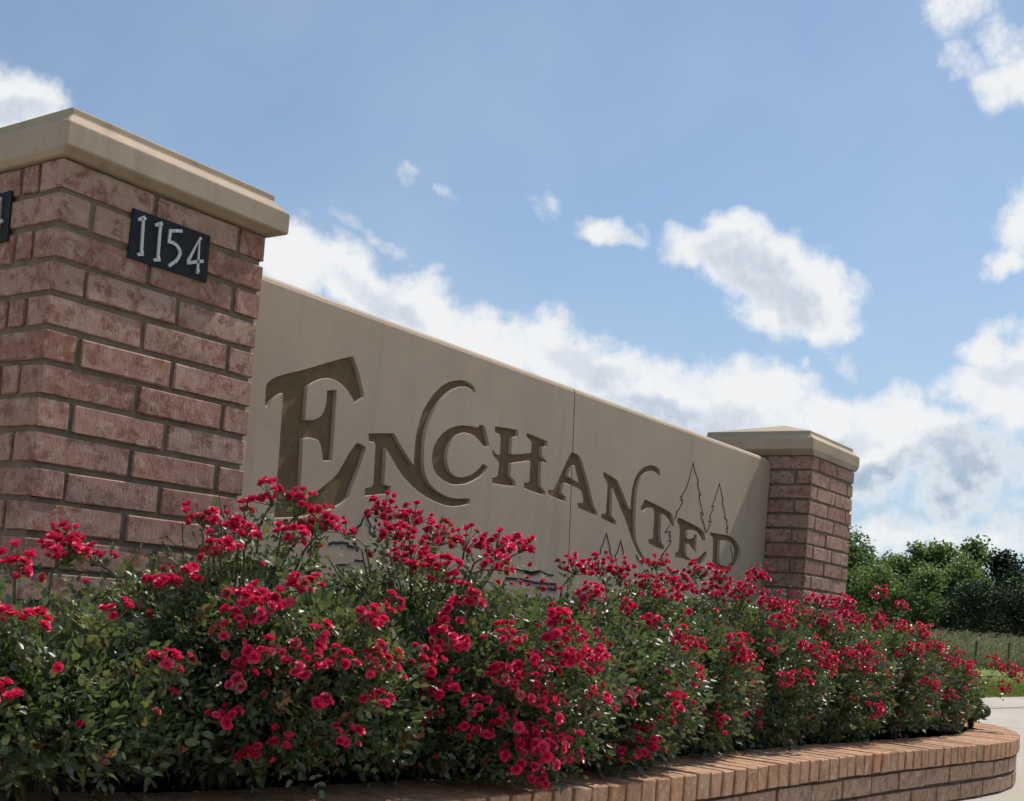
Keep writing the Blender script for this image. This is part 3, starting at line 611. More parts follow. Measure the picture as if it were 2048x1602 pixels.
for pn in panels:
    xs = [v.co.x for v in pn.data.vertices]; lo, hi = min(xs), max(xs)
    made = []
    for ch, loops, me in cutters:
        cx = [q[0] for q in loops[0]]
        if max(cx) < lo or min(cx) > hi: continue
        co = bpy.data.objects.new('cut', me); COL.objects.link(co)
        md = pn.modifiers.new('cut', 'BOOLEAN'); md.operation = 'DIFFERENCE'; md.solver = 'EXACT'; md.object = co
        made.append(co)
    dg = bpy.context.evaluated_depsgraph_get()
    me = bpy.data.meshes.new_from_object(pn.evaluated_get(dg))
    pn.modifiers.clear()
    pn.data = me
    me.materials.clear(); me.materials.append(M['stone'])
    bm = bmesh.new(); bm.from_mesh(me)
    bmesh.ops.remove_doubles(bm, verts=bm.verts, dist=1e-5)
    rim = []
    for e in bm.edges:
        if len(e.link_faces) == 2 and all(abs(v.co.y-YW) < 1e-4 for v in e.verts):
            ny = sorted(f.normal.y for f in e.link_faces)
            zc_ = (e.verts[0].co.z+e.verts[1].co.z)/2; xc_ = (e.verts[0].co.x+e.verts[1].co.x)/2
            if ny[0] < -.99 and abs(ny[1]) < .01 and zc_ < -.06 and zc_ > GZ+.05 and lo+.02 < xc_ < hi-.02 and abs(xc_-jx(zc_)) > .006: rim.append(e)
    bmesh.ops.bevel(bm, geom=rim, offset=0.0024, offset_type='OFFSET', segments=1, affect='EDGES', clamp_overlap=True)
    bm.to_mesh(me); bm.free()
    for co in made: bpy.data.objects.remove(co)
    pn.parent = sign; pn.matrix_parent_inverse = inv_sign
for i, (ch, loops) in enumerate(LETTERS):
    me = curve_mesh(loops, 0.0)
    for v in me.vertices:
        x, z, e = v.co
        v.co = (x, YW + DEPTH - 0.0012, z)
    for p in me.polygons:
        if p.normal.y > 0: p.flip()
    o = link('engraved_letter', me, M['letter_stain'], sign)
    o.matrix_parent_inverse = inv_sign
    o["label"] = "engraved brown letter " + ch
# painted grooves of the pine trees, mountains and lake
def ribbon_mesh(pts, w, y, th=0.0):
    bm = bmesh.new(); P = [Vector((x, 0, z)) for x, z in pts]; L = []; Rr = []
    for i, p in enumerate(P):
        d0 = (P[i]-P[i-1]).normalized() if i else (P[1]-P[0]).normalized()
        d1 = (P[i+1]-P[i]).normalized() if i < len(P)-1 else d0
        n0 = Vector((-d0.z, 0, d0.x)); n1 = Vector((-d1.z, 0, d1.x)); n = n0+n1
        n = n.normalized() if n.length > 0.3 else n0
        s = min(1.8, 1/max(0.35, n.dot(n0)))
        L.append(bm.verts.new(p + n*w*0.5*s + Vector((0, y, 0)))); Rr.append(bm.verts.new(p - n*w*0.5*s + Vector((0, y, 0))))
    for i in range(len(P)-1):
        try: bm.faces.new((L[i], Rr[i], Rr[i+1], L[i+1]))
        except ValueError: pass
    if th:
        ext = bmesh.ops.extrude_face_region(bm, geom=list(bm.faces))
        bmesh.ops.translate(bm, verts=[g for g in ext['geom'] if isinstance(g, bmesh.types.BMVert)], vec=(0, th, 0))
    return bm_mesh('ribbon', bm)
for pts, w in LINES:
    o = link('pine_outline', ribbon_mesh(pts, max(w*1.35, .006), YW-0.0010, .004), M['black_groove'], sign)
    o.matrix_parent_inverse = inv_sign

# ------------------------------------------------------------------ house numbers
def number_panel(place, label):
    t = thing('number_panel', label, 'house number', place @ Vector((0.302, 0, -0.123)), 'house number panels')
    inv = Matrix.Translation(t.location).inverted()
    bm = bmesh.new()
    f = bm.faces.new([bm.verts.new((x, -0.0052, z)) for x, z in ((.1855, -.1835), (.418, -.180), (.4165, -.0630), (.187, -.0665))])
    ext = bmesh.ops.extrude_face_region(bm, geom=[f])
    bmesh.ops.translate(bm, verts=[g for g in ext['geom'] if isinstance(g, bmesh.types.BMVert)], vec=(0, 0.0045, 0))
    def put(name, me, mat, par, lab=None):
        me.transform(place)
        o = link(name, me, mat, par)
        if par is t: o.matrix_parent_inverse = inv
        if lab: o["label"] = lab
        return o
    put('backing_panel', bm_mesh('backing_panel', bm), M['black_panel'], t)
    groups = [('1', [0, 1], [0, 1]), ('1', [2, 3], [2, 3]), ('5', [4], [4, 5]), ('4', [5], [6, 7])]
    for ch, ds, ss in groups:
        bm = bmesh.new()
        for d in ds:
            me = ribbon_mesh(DIGITS[d], 0.0078, -0.0105, .0045)
            bm.from_mesh(me); bpy.data.meshes.remove(me)
        dg_ = put('digit', bm_mesh('digit', bm), M['digit'], t, 'silver digit ' + ch)
        for s in ss:
            x, z = SCREWS[s]
            me = lathe_mesh('screw', [(.0042, 0), (.0042, .0016), (.0030, .0024), (.0016, .0024), (.0014, .0012)], 12)
            me.transform(Matrix.Translation((x, -0.0104, z)) @ Matrix.Rotation(math.pi/2, 4, 'X'))
            put('screw', me, M['screw'], dg_)
    return t
number_panel(Matrix.Identity(4), "black panel with silver digits 1154 on the pillar face beside the sign")
# the same panel on the pillar's left face: x runs along -y there
LEFT = Matrix(((0, 1, 0, 0), (-1, 0, 0, PW), (0, 0, 1, 0), (0, 0, 0, 1)))
number_panel(LEFT, "black number panel half out of frame at the left edge, showing only a 4")

# ------------------------------------------------------------------ planter wall
OUT = [(-.60, .62), (-.70, .38), (-.74, .1), (-.68, -.2), (-.53, -.44), (-.33, -.58), (0, -.735), (.35, -.81), (.75, -.855), (1.18, -.882), (2.0, -.895), (2.85, -.93), (3.4, -.97), (3.9, -1.015), (4.25, -1.04), (4.6, -1.02), (4.95, -.945), (5.30, -.815), (5.53, -.66), (5.70, -.47), (5.79, -.24), (5.80, .05), (5.76, .35), (5.70, .62)]
def catmull(P, n=24):
    out = []
    Q = [2*Vector(P[0])-Vector(P[1])] + [Vector(p) for p in P] + [2*Vector(P[-1])-Vector(P[-2])]
    for i in range(1, len(Q)-2):
        for k in range(n):
            t_ = k/n; a, b, c, d = Q[i-1], Q[i], Q[i+1], Q[i+2]
            out.append(0.5*((2*b) + (c-a)*t_ + (2*a-5*b+4*c-d)*t_*t_ + (3*b-a-3*c+d)*t_**3))
    out.append(Q[-2]); return out
CURVE = catmull(OUT)
S_ = [0.0]
for i in range(1, len(CURVE)): S_.append(S_[-1] + (CURVE[i]-CURVE[i-1]).length)
CL = S_[-1]
def at_s(s):
    i = int(np.searchsorted(S_, s)); i = min(max(i, 1), len(CURVE)-1)
    f = (s-S_[i-1])/(S_[i]-S_[i-1])
    p = CURVE[i-1].lerp(CURVE[i], f)
    i0, i1 = max(i-4, 0), min(i+3, len(CURVE)-1)
    d = (CURVE[i1]-CURVE[i0]).normalized()
    return p, d, Vector((-d.y, d.x))      # point on outer edge, along, inward
CT = -1.33
planter = thing('planter_wall', "low curved brick planter wall with a rowlock brick coping round the roses", 'planter', (2.5, -0.4, GZ))
invp = Matrix.Translation(planter.location).inverted()
def wall_strip(name, a, b, z0, z1, mat):
    bm = bmesh.new(); n = 150; R = []
    for i in range(n+1):
        p, d, nn = at_s(CL*i/n); q0, q1 = p+nn*a, p+nn*b
        R.append([bm.verts.new((q0.x, q0.y, z0)), bm.verts.new((q0.x, q0.y, z1)), bm.verts.new((q1.x, q1.y, z1)), bm.verts.new((q1.x, q1.y, z0))])
    for i in range(n):
        for k in range(4): bm.faces.new((R[i][k], R[i+1][k], R[i+1][(k+1) % 4], R[i][(k+1) % 4]))
    bm.faces.new(R[0]); bm.faces.new(list(reversed(R[-1])))
    o = link(name, bm_mesh(name, bm), mat, planter); o.matrix_parent_inverse = invp
wall_strip('mortar', .034, .222, GZ+.003, CT-.008, M['mortar'])
rp = random.Random(11)
COP_L, COP_H = 0.245, 0.072
n_cop = int(CL/PITCH_Z)
for i in range(n_cop):
    s = (i+.5)*CL/n_cop
    p, d, nn = at_s(s)
    c = p + nn*(COP_L/2 + rp.uniform(-.003, .002))
    me = brick_mesh(COP_L, 0.0635, COP_H, rp.randrange(5), M['coping_brick'], 'coping')
    o = link('coping_brick', me, None, planter, Vector((c.x, c.y, CT-COP_H/2 + rp.uniform(-.0015, .0015))))
    o.matrix_parent_inverse = invp
    o.rotation_euler = (rp.uniform(-.012, .012), rp.uniform(-.008, .008), math.atan2(nn.y, nn.x) + rp.choice((0, math.pi)) + rp.uniform(-.01, .01))
for row in range(2):
    zc = CT - COP_H - .0115 - PITCH_Z*row - BH/2
    n_b = int(CL/0.256)
    for i in range(n_b):
        s = (i + .5 + .5*row)*CL/n_b
        if s > CL-.1: continue
        p, d, nn = at_s(s)
        bend = abs(at_s(min(s+.1, CL))[1].angle(at_s(max(s-.1, 0))[1]))
        parts = 1 if bend < .10 else 2          # shorter bricks round the bend
        for q in range(parts):
            sq = s + (q-(parts-1)/2)*.256/parts
            p, d, nn = at_s(sq)
            l = CL/n_b/parts - .0150
            c = p + nn*(.010 + .035 + rp.uniform(-.0015, .0015))
            me = brick_mesh(round(l, 3), 0.070, BH, rp.randrange(4), M['planter_brick'], 'planter')
            o = link('brick', me, None, planter, Vector((c.x, c.y, zc + rp.uniform(-.0012, .0012))))
            o.matrix_parent_inverse = invp
            o.rotation_euler = (rp.uniform(-.006, .006), 0, math.atan2(d.y, d.x) + rp.choice((0, math.pi)))
# soil of the bed
bm = bmesh.new()
ring = [at_s(CL*i/80) for i in range(81)]
vs = [bm.verts.new(((p+nn*.225).x, (p+nn*.225).y, -1.365)) for p, d, nn in ring]
bm.faces.new(vs)
bmesh.ops.triangulate(bm, faces=bm.faces)
bmesh.ops.subdivide_edges(bm, edges=bm.edges, cuts=4, use_grid_fill=True)
rs = random.Random(3)
for v in bm.verts: v.co.z += rs.uniform(-.012, .012)
soil = link('soil_bed', bm_mesh('soil_bed', bm), M['soil'])
tag(soil, "dark soil of the rose bed inside the planter wall", kind='structure')

# ------------------------------------------------------------------ leaves, blooms
def leaf_batch(base, direc, normal, length, width, tone, fine=False):
    """vectorised folded leaves: 4 triangles, or 6 with a rounder outline"""
    d = direc/np.linalg.norm(direc, axis=1, keepdims=True)
    s = np.cross(d, normal); s /= np.linalg.norm(s, axis=1, keepdims=True)+1e-9
    n = np.cross(s, d)
    L = length[:, None]; Wd = width[:, None]
    v0 = base
    if fine:
        R_ = [v0, base+d*L*.26+s*Wd*.42+n*Wd*.10, base+d*L*.62+s*Wd*.44+n*Wd*.10, base+d*L-n*L*.12, base+d*L*.62-s*Wd*.44+n*Wd*.10, base+d*L*.26-s*Wd*.42+n*Wd*.10, base+d*L*.5-n*Wd*.06]
        V = np.stack(R_, 1).reshape(-1, 3); k = np.arange(len(base))[:, None]*7
        Fc = np.concatenate([k+np.array([i, (i+1) % 6, 6]) for i in range(6)], 0)
        return V, Fc, np.repeat(tone, 7)
    v1 = base + d*L*0.45 + s*Wd*0.5 + n*Wd*0.12
    v2 = base + d*L*0.45 - s*Wd*0.5 + n*Wd*0.12
    v3 = base + d*L*0.50 - n*Wd*0.05
    v4 = base + d*L - n*L*0.10
    V = np.stack([v0, v1, v2, v3, v4], 1).reshape(-1, 3)
    k = np.arange(len(base))[:, None]*5
    Fc = np.concatenate([k+np.array([0, 1, 3]), k+np.array([1, 4, 3]), k+np.array([4, 2, 3]), k+np.array([2, 0, 3])], 0)
    return V, Fc, np.repeat(tone, 5)

def leaf_object(name, V, Fc, tone, mat, parent):
    me = mesh_np(name, V, Fc, True)
    at = me.attributes.new('tone', 'FLOAT', 'POINT'); at.data.foreach_set('value', tone.astype(np.float32))
    return link(name, me, mat, parent)

def petal(bm, lay, a, r0, r1, w, lift, curl, z0, tone, rr, rows=4, cols=3):
    """one curved petal radiating at angle a"""
    ca, sa = math.cos(a), math.sin(a); grid = []
    for i in range(rows):
        u = i/(rows-1); rad = r0 + (r1-r0)*u
        hw = w*(0.35 + 0.65*math.sin(min(1, u*1.15+.12)*math.pi*0.62))*(1 if u < .95 else .8)
        zz = z0 + lift*u - curl*max(0, u-.55)**2*4
        row = []
        for j in range(cols):
            t_ = (j/(cols-1)-.5)*2
            cup = (t_*t_)*hw*0.35
            x = rad - (t_*t_)*hw*0.25 + rr.uniform(-.16, .16)*hw*u; y = t_*hw
            v = bm.verts.new((ca*x - sa*y, sa*x + ca*y, zz + cup + rr.uniform(-.30, .30)*hw*u)); v[lay] = tone*(0.15+.85*u*u)*rr.uniform(.8, 1.1)  # tone drops towards the base, painting the shaded gaps between petals
            row.append(v)
        grid.append(row)
    for i in range(rows-1):
        for j in range(cols-1):
            bm.faces.new((grid[i][j], grid[i+1][j], grid[i+1][j+1], grid[i][j+1])).smooth = True

def bloom_mesh(seed, mat, kind='open'):
    rr = random.Random(seed); bm = bmesh.new(); lay = bm.verts.layers.float.new('tone')
    R = 0.0125
    if kind == 'open':
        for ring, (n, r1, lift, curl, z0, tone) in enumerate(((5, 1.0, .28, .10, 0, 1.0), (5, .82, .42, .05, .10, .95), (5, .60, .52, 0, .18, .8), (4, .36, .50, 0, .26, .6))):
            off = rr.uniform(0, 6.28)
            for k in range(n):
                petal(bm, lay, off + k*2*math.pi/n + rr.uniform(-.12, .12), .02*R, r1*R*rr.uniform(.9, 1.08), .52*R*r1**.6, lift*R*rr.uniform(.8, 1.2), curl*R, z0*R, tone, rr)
    elif kind == 'cup':
        for ring, (n, r1, lift, z0, tone) in enumerate(((5, .72, .75, 0, 1.0), (5, .55, .85, .05, .85), (4, .34, .85, .1, .65))):
            off = rr.uniform(0, 6.28)
            for k in range(n):
                petal(bm, lay, off + k*2*math.pi/n, .05*R, r1*R*rr.uniform(.9, 1.1), .50*R*r1**.5, lift*R, .12*R, z0*R, tone, rr)
    else:  # bud
        for n, r1, lift, tone in ((5, .25, 1.0, .8), (3, .14, 1.15, .6)):
            off = rr.uniform(0, 6.28)
            for k in range(n):
                petal(bm, lay, off + k*2*math.pi/n, .10*R, r1*R, .30*R, lift*R, 0, 0, tone, rr)
    me = bm_mesh('bloom', bm); me.materials.append(mat)
    return me
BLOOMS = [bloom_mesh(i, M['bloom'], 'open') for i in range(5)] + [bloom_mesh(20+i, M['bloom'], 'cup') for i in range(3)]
BUDS = [bloom_mesh(40+i, M['bloom'], 'bud') for i in range(2)]
FADED = [bloom_mesh(60+i, M['faded_bloom'], 'open') for i in range(2)]

BUSHES=[[-0.22,-0.36,-1.18,0.34,0.32,0.26],[0.28,-0.39,-1.12,0.36,0.41,0.33],[0.84,-0.42,-1.1,0.4,0.51,0.35],[1.4,-0.41,-1.12,0.4,0.49,0.33],[1.98,-0.36,-1.1,0.42,0.42,0.33],[2.6,-0.37,-1.09,0.42,0.42,0.34],[3.22,-0.39,-1.09,0.42,0.43,0.35],[3.82,-0.43,-1.11,0.42,0.43,0.33],[4.36,-0.46,-1.11,0.38,0.38,0.33],[4.86,-0.42,-1.16,0.36,0.34,0.29]]
CLUSTERS=[[0,-0.307,-0.461,-0.925,5],[0,-0.161,-0.403,-0.889,12],[1,0.047,-0.18,-0.891,5],[1,-0.025,-0.514,-0.935,4],[1,-0.002,-0.55,-0.922,4],[1,0.156,-0.388,-0.789,5],[1,0.256,-0.404,-0.767,1],[1,0.284,-0.454,-0.73,6],[1,0.311,-0.494,-0.721,1],[1,0.327,-0.509,-0.735,4],[1,0.349,-0.516,-0.787,5],[1,0.362,-0.54,-0.774,6],[2,0.716,-0.264,-0.757,3],[1,0.15,-0.496,-0.803,3],[1,0.148,-0.545,-0.816,2],[1,0.07,-0.551,-0.858,5],[1,0.221,-0.598,-0.818,4],[2,0.758,-0.355,-0.712,10],[2,0.797,-0.422,-0.719,6],[2,0.657,-0.483,-0.768,8],[2,0.692,-0.593,-0.773,8],[2,0.719,-0.647,-0.78,6],[2,0.586,-0.597,-0.829,8],[2,0.586,-0.673,-0.859,10],[2,0.775,-0.694,-0.785,8],[2,0.919,-0.664,-0.768,5],[2,0.727,-0.748,-0.822,5],[1,0.145,-0.7,-0.909,3],[1,0.045,-0.679,-0.973,10],[1,0.079,-0.694,-0.951,4],[1,0.011,-0.667,-1.012,2],[0,-0.108,-0.653,-1.07,4],[1,0.046,-0.722,-1.048,5],[1,0.1,-0.766,-1.062,6],[1,0.173,-0.798,-1.049,3],[1,0.021,-0.708,-1.096,3],[1,0.262,-0.785,-0.975,4],[1,0.151,-0.775,-1.009,2],[1,0.267,-0.816,-1.051,8],[1,0.432,-0.779,-1.052,6],[2,0.517,-0.77,-1.106,5],[2,0.511,-0.753,-1.15,4],[1,0.247,-0.823,-1.128,3],[1,0.329,-0.761,-0.944,3],[2,0.592,-0.759,-0.909,4],[2,0.536,-0.772,-1.009,8],[2,0.622,-0.855,-0.989,6],[2,0.646,-0.9,-1.082,8],[2,0.692,-0.926,-1.123,6],[2,0.747,-0.932,-1.012,10],[2,0.824,-0.951,-1.031,8],[2,0.754,-0.893,-0.937,4],[2,0.764,-0.916,-0.968,5],[3,1.308,-0.58,-0.798,8],[4,1.831,-0.34,-0.771,8],[4,1.803,-0.433,-0.784,6],[3,1.219,-0.69,-0.866,6],[3,1.271,-0.778,-0.897,3],[4,1.998,-0.448,-0.736,5],[4,1.901,-0.578,-0.801,6],[3,1.407,-0.884,-0.977,8],[5,2.508,-0.356,-0.738,8],[5,2.467,-0.457,-0.753,8],[5,2.349,-0.5,-0.812,6],[5,2.412,-0.565,-0.804,5],[5,2.641,-0.522,-0.719,6],[5,2.483,-0.569,-0.782,4],[4,1.943,-0.78,-0.988,6],[4,1.988,-0.797,-1.033,5],[5,2.486,-0.667,-0.837,8],[5,2.613,-0.689,-0.839,6],[5,2.439,-0.71,-0.897,5],[6,3.04,-0.613,-0.804,8],[6,3.12,-0.665,-0.806,8],[6,2.987,-0.679,-0.879,8],[6,3.097,-0.716,-0.852,6],[5,2.559,-0.796,-0.991,8],[5,2.633,-0.806,-1.024,8],[6,2.99,-0.766,-1.005,6],[6,3.049,-0.806,-1.038,4],[6,3.093,-0.806,-0.98,6],[7,3.843,-0.574,-0.72,5],[8,4.36,-0.5,-0.755,4],[7,3.613,-0.661,-0.856,6],[7,3.676,-0.727,-0.87,6],[7,3.794,-0.777,-0.884,6],[7,3.845,-0.83,-0.943,7],[7,3.644,-0.807,-0.97,6],[8,4.195,-0.798,-0.984,6],[8,4.284,-0.843,-1.025,5],[9,4.969,-0.805,-0.997,6],[9,4.983,-0.877,-1.041,9],[9,4.978,-0.859,-1.118,3],[6,3.145,-0.822,-1.19,3],[7,3.688,-0.865,-1.09,3],[8,4.172,-0.814,-1.142,2],[5,2.391,-0.763,-1.082,4],[5,2.479,-0.798,-1.078,3],[5,2.353,-0.717,-0.985,2],[5,2.328,-0.691,-1.207,3],[4,1.863,-0.762,-1.219,4],[3,1.261,-0.867,-1.241,8],[3,1.173,-0.848,-1.126,4],[2,0.865,-0.959,-1.11,4],[2,0.711,-0.908,-1.212,10],[2,0.68,-0.879,-1.237,10],[2,0.773,-0.922,-1.224,8],[3,1.216,-0.821,-1.271,5],[3,1.192,-0.707,-1.35,4],[2,0.751,-0.863,-1.298,5],[3,1.352,-0.766,-1.371,3],[2,0.632,-0.88,-1.17,4],[2,0.577,-0.822,-1.192,4],[1,0.199,-0.804,-1.195,3],[1,0.136,-0.792,-1.139,2],[1,0.06,-0.713,-1.239,3],[1,0.008,-0.691,-1.157,3],[1,0.085,-0.748,-1.208,2],[0,-0.386,-0.573,-1.008,3],[0,-0.42,-0.636,-1.131,3],[0,-0.186,-0.602,-0.989,2],[0,-0.356,-0.597,-1.013,2],[3,1.31,-0.918,-1.12,3],[3,1.288,-0.905,-1.172,2],[3,1.321,-0.836,-0.931,3],[2,0.601,-0.865,-1.074,5],[2,0.574,-0.838,-1.131,4],[2,0.555,-0.75,-0.945,3],[2,0.68,-0.912,-1.037,5],[4,1.786,-0.609,-0.853,5],[4,1.796,-0.53,-0.811,4],[3,1.408,-0.92,-1.054,2]]

BLAB = ["red rose bush at the left edge, in front of the near pillar's corner",
 "red rose bush below the 1154 panel, with bare budded stems rising above it",
 "tall red rose bush covering the foot of the big letter E",
 "red rose bush under the first letter C of the sign, spilling over the coping",
 "red rose bush below the joint in the sign wall",
 "red rose bush below the tall letter N in the middle of the sign",
 "red rose bush hiding the small letters under the last letters of the sign",
 "red rose bush between the sign's last letter and the far pillar",
 "red rose bush in front of the far brick pillar",
 "rose bush at the right end of the bed with an arching spray over the driveway"]
rng = np.random.default_rng(7)
SOILZ = -1.365

def bush_noise(p, ph):
    return (np.sin(p[:, 0]*9+ph)*np.cos(p[:, 1]*8.3+ph*1.7)+np.sin(p[:, 2]*10.1+ph*2.3+p[:, 0]*5)*.8+.5*np.sin(p[:, 0]*21+p[:, 1]*17+ph))/2.3

bush_roots = []
for bi, (cx, cy, cz, rx, ry, rz) in enumerate(BUSHES):
    root = thing('rose_bush', BLAB[bi], 'rose bush', (cx, cy, SOILZ), 'red rose bushes along the sign wall')
    inv = Matrix.Translation(root.location).inverted()
    cen = np.array([cx, cy, cz]); rad = np.array([rx, ry, rz]); ph = bi*1.37
    # points in the crown, denser towards the skin
    lcen = cen - np.array([0, 0, .045]); lrad = rad*np.array([.97, .97, .62 if bi < 4 else .70])
    n_sp = 10400 if bi < 3 else 8800 if bi < 5 else 8200
    u = rng.normal(size=(n_sp*2, 3)); u /= np.linalg.norm(u, axis=1, keepdims=True)
    u = u[u[:, 2] > -.80][:n_sp]
    u = u/((np.abs(u)**2.7).sum(1, keepdims=True))**(1/2.7)     # boxier than an ellipsoid, so neighbours knit together
    rr_ = 0.30 + 0.66*rng.random(len(u))**0.60
    bump_ = 1 + .12*bush_noise(cen+u*rad, ph)
    P = lcen + u*lrad*(rr_*bump_)[:, None]
    ok = (P[:, 2] > SOILZ+(.095 if bi < 2 else .06 if bi < 3 else .04 if bi < 7 else .08)+.05*rng.random(len(P))) & ~((P[:, 1] > -.01) & ((P[:, 0] < .62) | (P[:, 0] > X2-.02))) & (P[:, 1] < YW-.02)
    P = P[ok]; u = u[ok]; rr_ = rr_[ok]
    # shoots poking out of the top
    n_out = 44
    sh_u = rng.normal(size=(n_out, 3)); sh_u[:, 2] = np.abs(sh_u[:, 2])+.5; sh_u /= np.linalg.norm(sh_u, axis=1, keepdims=True)
    shoots = []
    for q in sh_u:
        a = cen + q*rad*.75; b = lcen + q*lrad*(1.0+.22*rng.random()) + np.array([0, 0, .02])
        if b[1] > YW-.04 or (b[1] > -.03 and (b[0] < .62 or b[0] > X2-.02)): continue
        shoots.append((a, b))
    # compound leaves: rachis with five leaflets
    up_ = np.array([0, 0, 1.0])
    def compound(P, D, tone, scale):
        D = D/np.linalg.norm(D, axis=1, keepdims=True)
        nrm = up_*0.35 + np.array([-.15, -.35, 0]) + rng.normal(size=P.shape)*.75
        side = np.cross(D, nrm); side /= np.linalg.norm(side, axis=1, keepdims=True)+1e-9
        Vs, Fs, Ts = [], [], []; off = 0
        for fr, sd in ((.35, 1), (.35, -1), (.7, 1), (.7, -1), (1.0, 0)):
            base = P + D*(scale*.046*fr)[:, None]
            dd = D*.55 + side*sd*.9 if sd else D
            dd = dd + rng.normal(size=P.shape)*.22
            ln = scale*((.0125 if bi < 3 else .0145)+.008*rng.random(len(P)))*(1.15 if sd == 0 else .95)
            V, Fc, T = leaf_batch(base, dd, nrm + rng.normal(size=P.shape)*.25, ln, ln*.60, tone, bi < 5)
            Vs.append(V); Fs.append(Fc+off); Ts.append(T); off += len(V)
        return np.concatenate(Vs), np.concatenate(Fs), np.concatenate(Ts)
    D = u*.9 + up_*.35 + rng.normal(size=P.shape)*.55
    tone = np.clip(rng.beta(2, 3, len(P))*.8 + .12*(rr_ > .93) + (rng.random(len(P)) < .05)*.6, 0, 1)
    V1, F1, T1 = compound(P, D, tone, .8+.5*rng.random(len(P)))
    SP, SD, ST = [], [], []
    for a, b in shoots:
        for k in range(7):
            f = .35+.6*k/6; SP.append(a+(b-a)*f+rng.normal(size=3)*.004); q = rng.normal(size=3); q[2] = abs(q[2])*.6+.2; SD.append(q); ST.append(.45+.4*rng.random())
    # sprays that carry the flowers
    mine = [c for c in CLUSTERS if c[0] == bi]
    stems = []
    for (_, x, y, z, n) in mine:
        c = np.array([x, y, z])
        q = (c-cen)/rad; ql = np.linalg.norm(q)
        a = cen + (q/max(ql, 1e-6))*rad*min(.62, ql*.7)
        a[2] = min(a[2], c[2]-.03)
        mid = (a+c)/2 + np.array([0, 0, .03]) + rng.normal(size=3)*.015
        stems.append((a, mid, c))
        nl = 7 if ql < 1.12 else 16
        for k in range(nl):
            f = .1+.8*k/nl; pt = (1-f)**2*a+2*f*(1-f)*mid+f*f*c
            SP.append(pt+rng.normal(size=3)*.006); qv = rng.normal(size=3); SD.append(qv+up_*.3); ST.append(.35+.5*rng.random())
    V2, F2, T2 = compound(np.array(SP), np.array(SD), np.array(ST), np.full(len(SP), .85)+.3*rng.random(len(SP)))
    o = leaf_object('foliage', np.concatenate([V1, V2]), np.concatenate([F1, F2+len(V1)]), np.concatenate([T1, T2]), M['rose_leaf'], root)
    o.matrix_parent_inverse = inv; tag(o, kind='stuff')
    # canes
    bm = bmesh.new()
    for k in range(16):
        q = rng.normal(size=3); q[2] = abs(q[2])*.8+.35; q /= np.linalg.norm(q)
        e = cen + q*rad*.92
        if e[1] > YW-.04 or (e[1] > -.03 and (e[0] < .62 or e[0] > X2-.02)): e[1] = -.06
        b0 = np.array([cx, cy, SOILZ-.01]) + rng.normal(size=3)*np.array([.05, .04, 0])
        m1 = b0*.55+e*.45+np.array([0, 0, .07])
        add_tube(bm, [b0, (b0+m1)/2+rng.normal(size=3)*.01, m1, (m1+e)/2+np.array([0, 0, .015]), e], [.0055, .005, .004, .003, .002], 5)
    for a, b in shoots: add_tube(bm, [a, (a+b)/2+rng.normal(size=3)*.006, b], [.0022, .0018, .0012], 4)
    for a, mid, c in stems: add_tube(bm, [a, (a+mid)/2, mid, (mid+c)/2, c-np.array([0, 0, .012])], [.003, .0028, .0024, .002, .0016], 4)
    # blooms
    sep_bm = []
    nb = 0
    for (_, x, y, z, n) in mine:
        c = Vector((x, y, z)); outd = Vector(((x-cx)/rx, (y-cy)/ry, (z-cz)/rz))
        outd = (outd.normalized()*.45 + Vector((-.05, -.12, .95))).normalized()
        spread = (.010 + .0135*math.sqrt(n))*(1 if bi < 4 else 1.2)
        placed = []
        k = 0; tries = 0
        n_full = int(n*(2.5 if bi < 4 else 3.4)+.5)
        while k < n_full and tries < 200:
            tries += 1
            d_ = Vector(rng.normal(size=3)); d_ = d_.normalized()
            if d_.dot(outd) < -.25: continue
            p_ = c + d_*spread*(.35+.75*rng.random()) 
            if any((p_-q).length < .014 for q in placed) and tries < 150: continue
            if p_.y > YW-.03: continue
            placed.append(p_); k += 1
            ax = (outd*.9 + d_*.55 + Vector(rng.normal(size=3))*.38).normalized()
            r_ = rng.random()
            if r_ < .86: me = BLOOMS[int(rng.integers(len(BLOOMS)))]
            elif r_ < .95: me = FADED[int(rng.integers(2))]
            else: me = BUDS[int(rng.integers(2))]
            o = link('bloom' if r_ < .95 else 'bud', me, None, root)
            o.matrix_parent_inverse = inv
            o.location = p_
            qd = ax.to_track_quat('Z', 'Y'); o.rotation_mode = 'QUATERNION'
            o.rotation_quaternion = qd @ Euler((0, 0, rng.random()*6.28)).to_quaternion()
            s_ = (.66+.56*rng.random()); o.scale = (s_, s_, s_)
            add_tube(bm, [c - Vector((0, 0, .014)), (c*0.4+p_*0.6) - ax*.008, p_ - ax*.001], [.0014, .0011, .0009], 3, False)
    # spent flowers scattered in the crown
    for k in range(24 if bi < 2 else 85):
        q = rng.normal(size=3); q[1] = -abs(q[1])*.9; q[2] = q[2]*.6+(.45 if bi < 2 else .15); q /= np.linalg.norm(q)
        p_ = Vector(cen + q*rad*(1.0+.05*rng.random()))
        if p_.z < SOILZ+.10 or p_.y > YW-.05 or (p_.y > -.03 and (p_.x < .62 or p_.x > X2-.02)): continue
        r_ = rng.random()
        me = FADED[int(rng.integers(2))] if r_ < .3 else (BLOOMS[int(rng.integers(8))] if r_ < .8 else BUDS[0])
        o = link('bloom', me, None, root); o.matrix_parent_inverse = inv; o.location = p_
        o.rotation_mode = 'QUATERNION'; o.rotation_quaternion = Vector(q).to_track_quat('Z', 'Y') @ Euler((rng.random(), rng.random(), rng.random()*6)).to_quaternion()
        s_ = .6+.35*rng.random(); o.scale = (s_, s_, s_)
    # star shaped sepals left where petals have dropped
    sv, sf = [], []
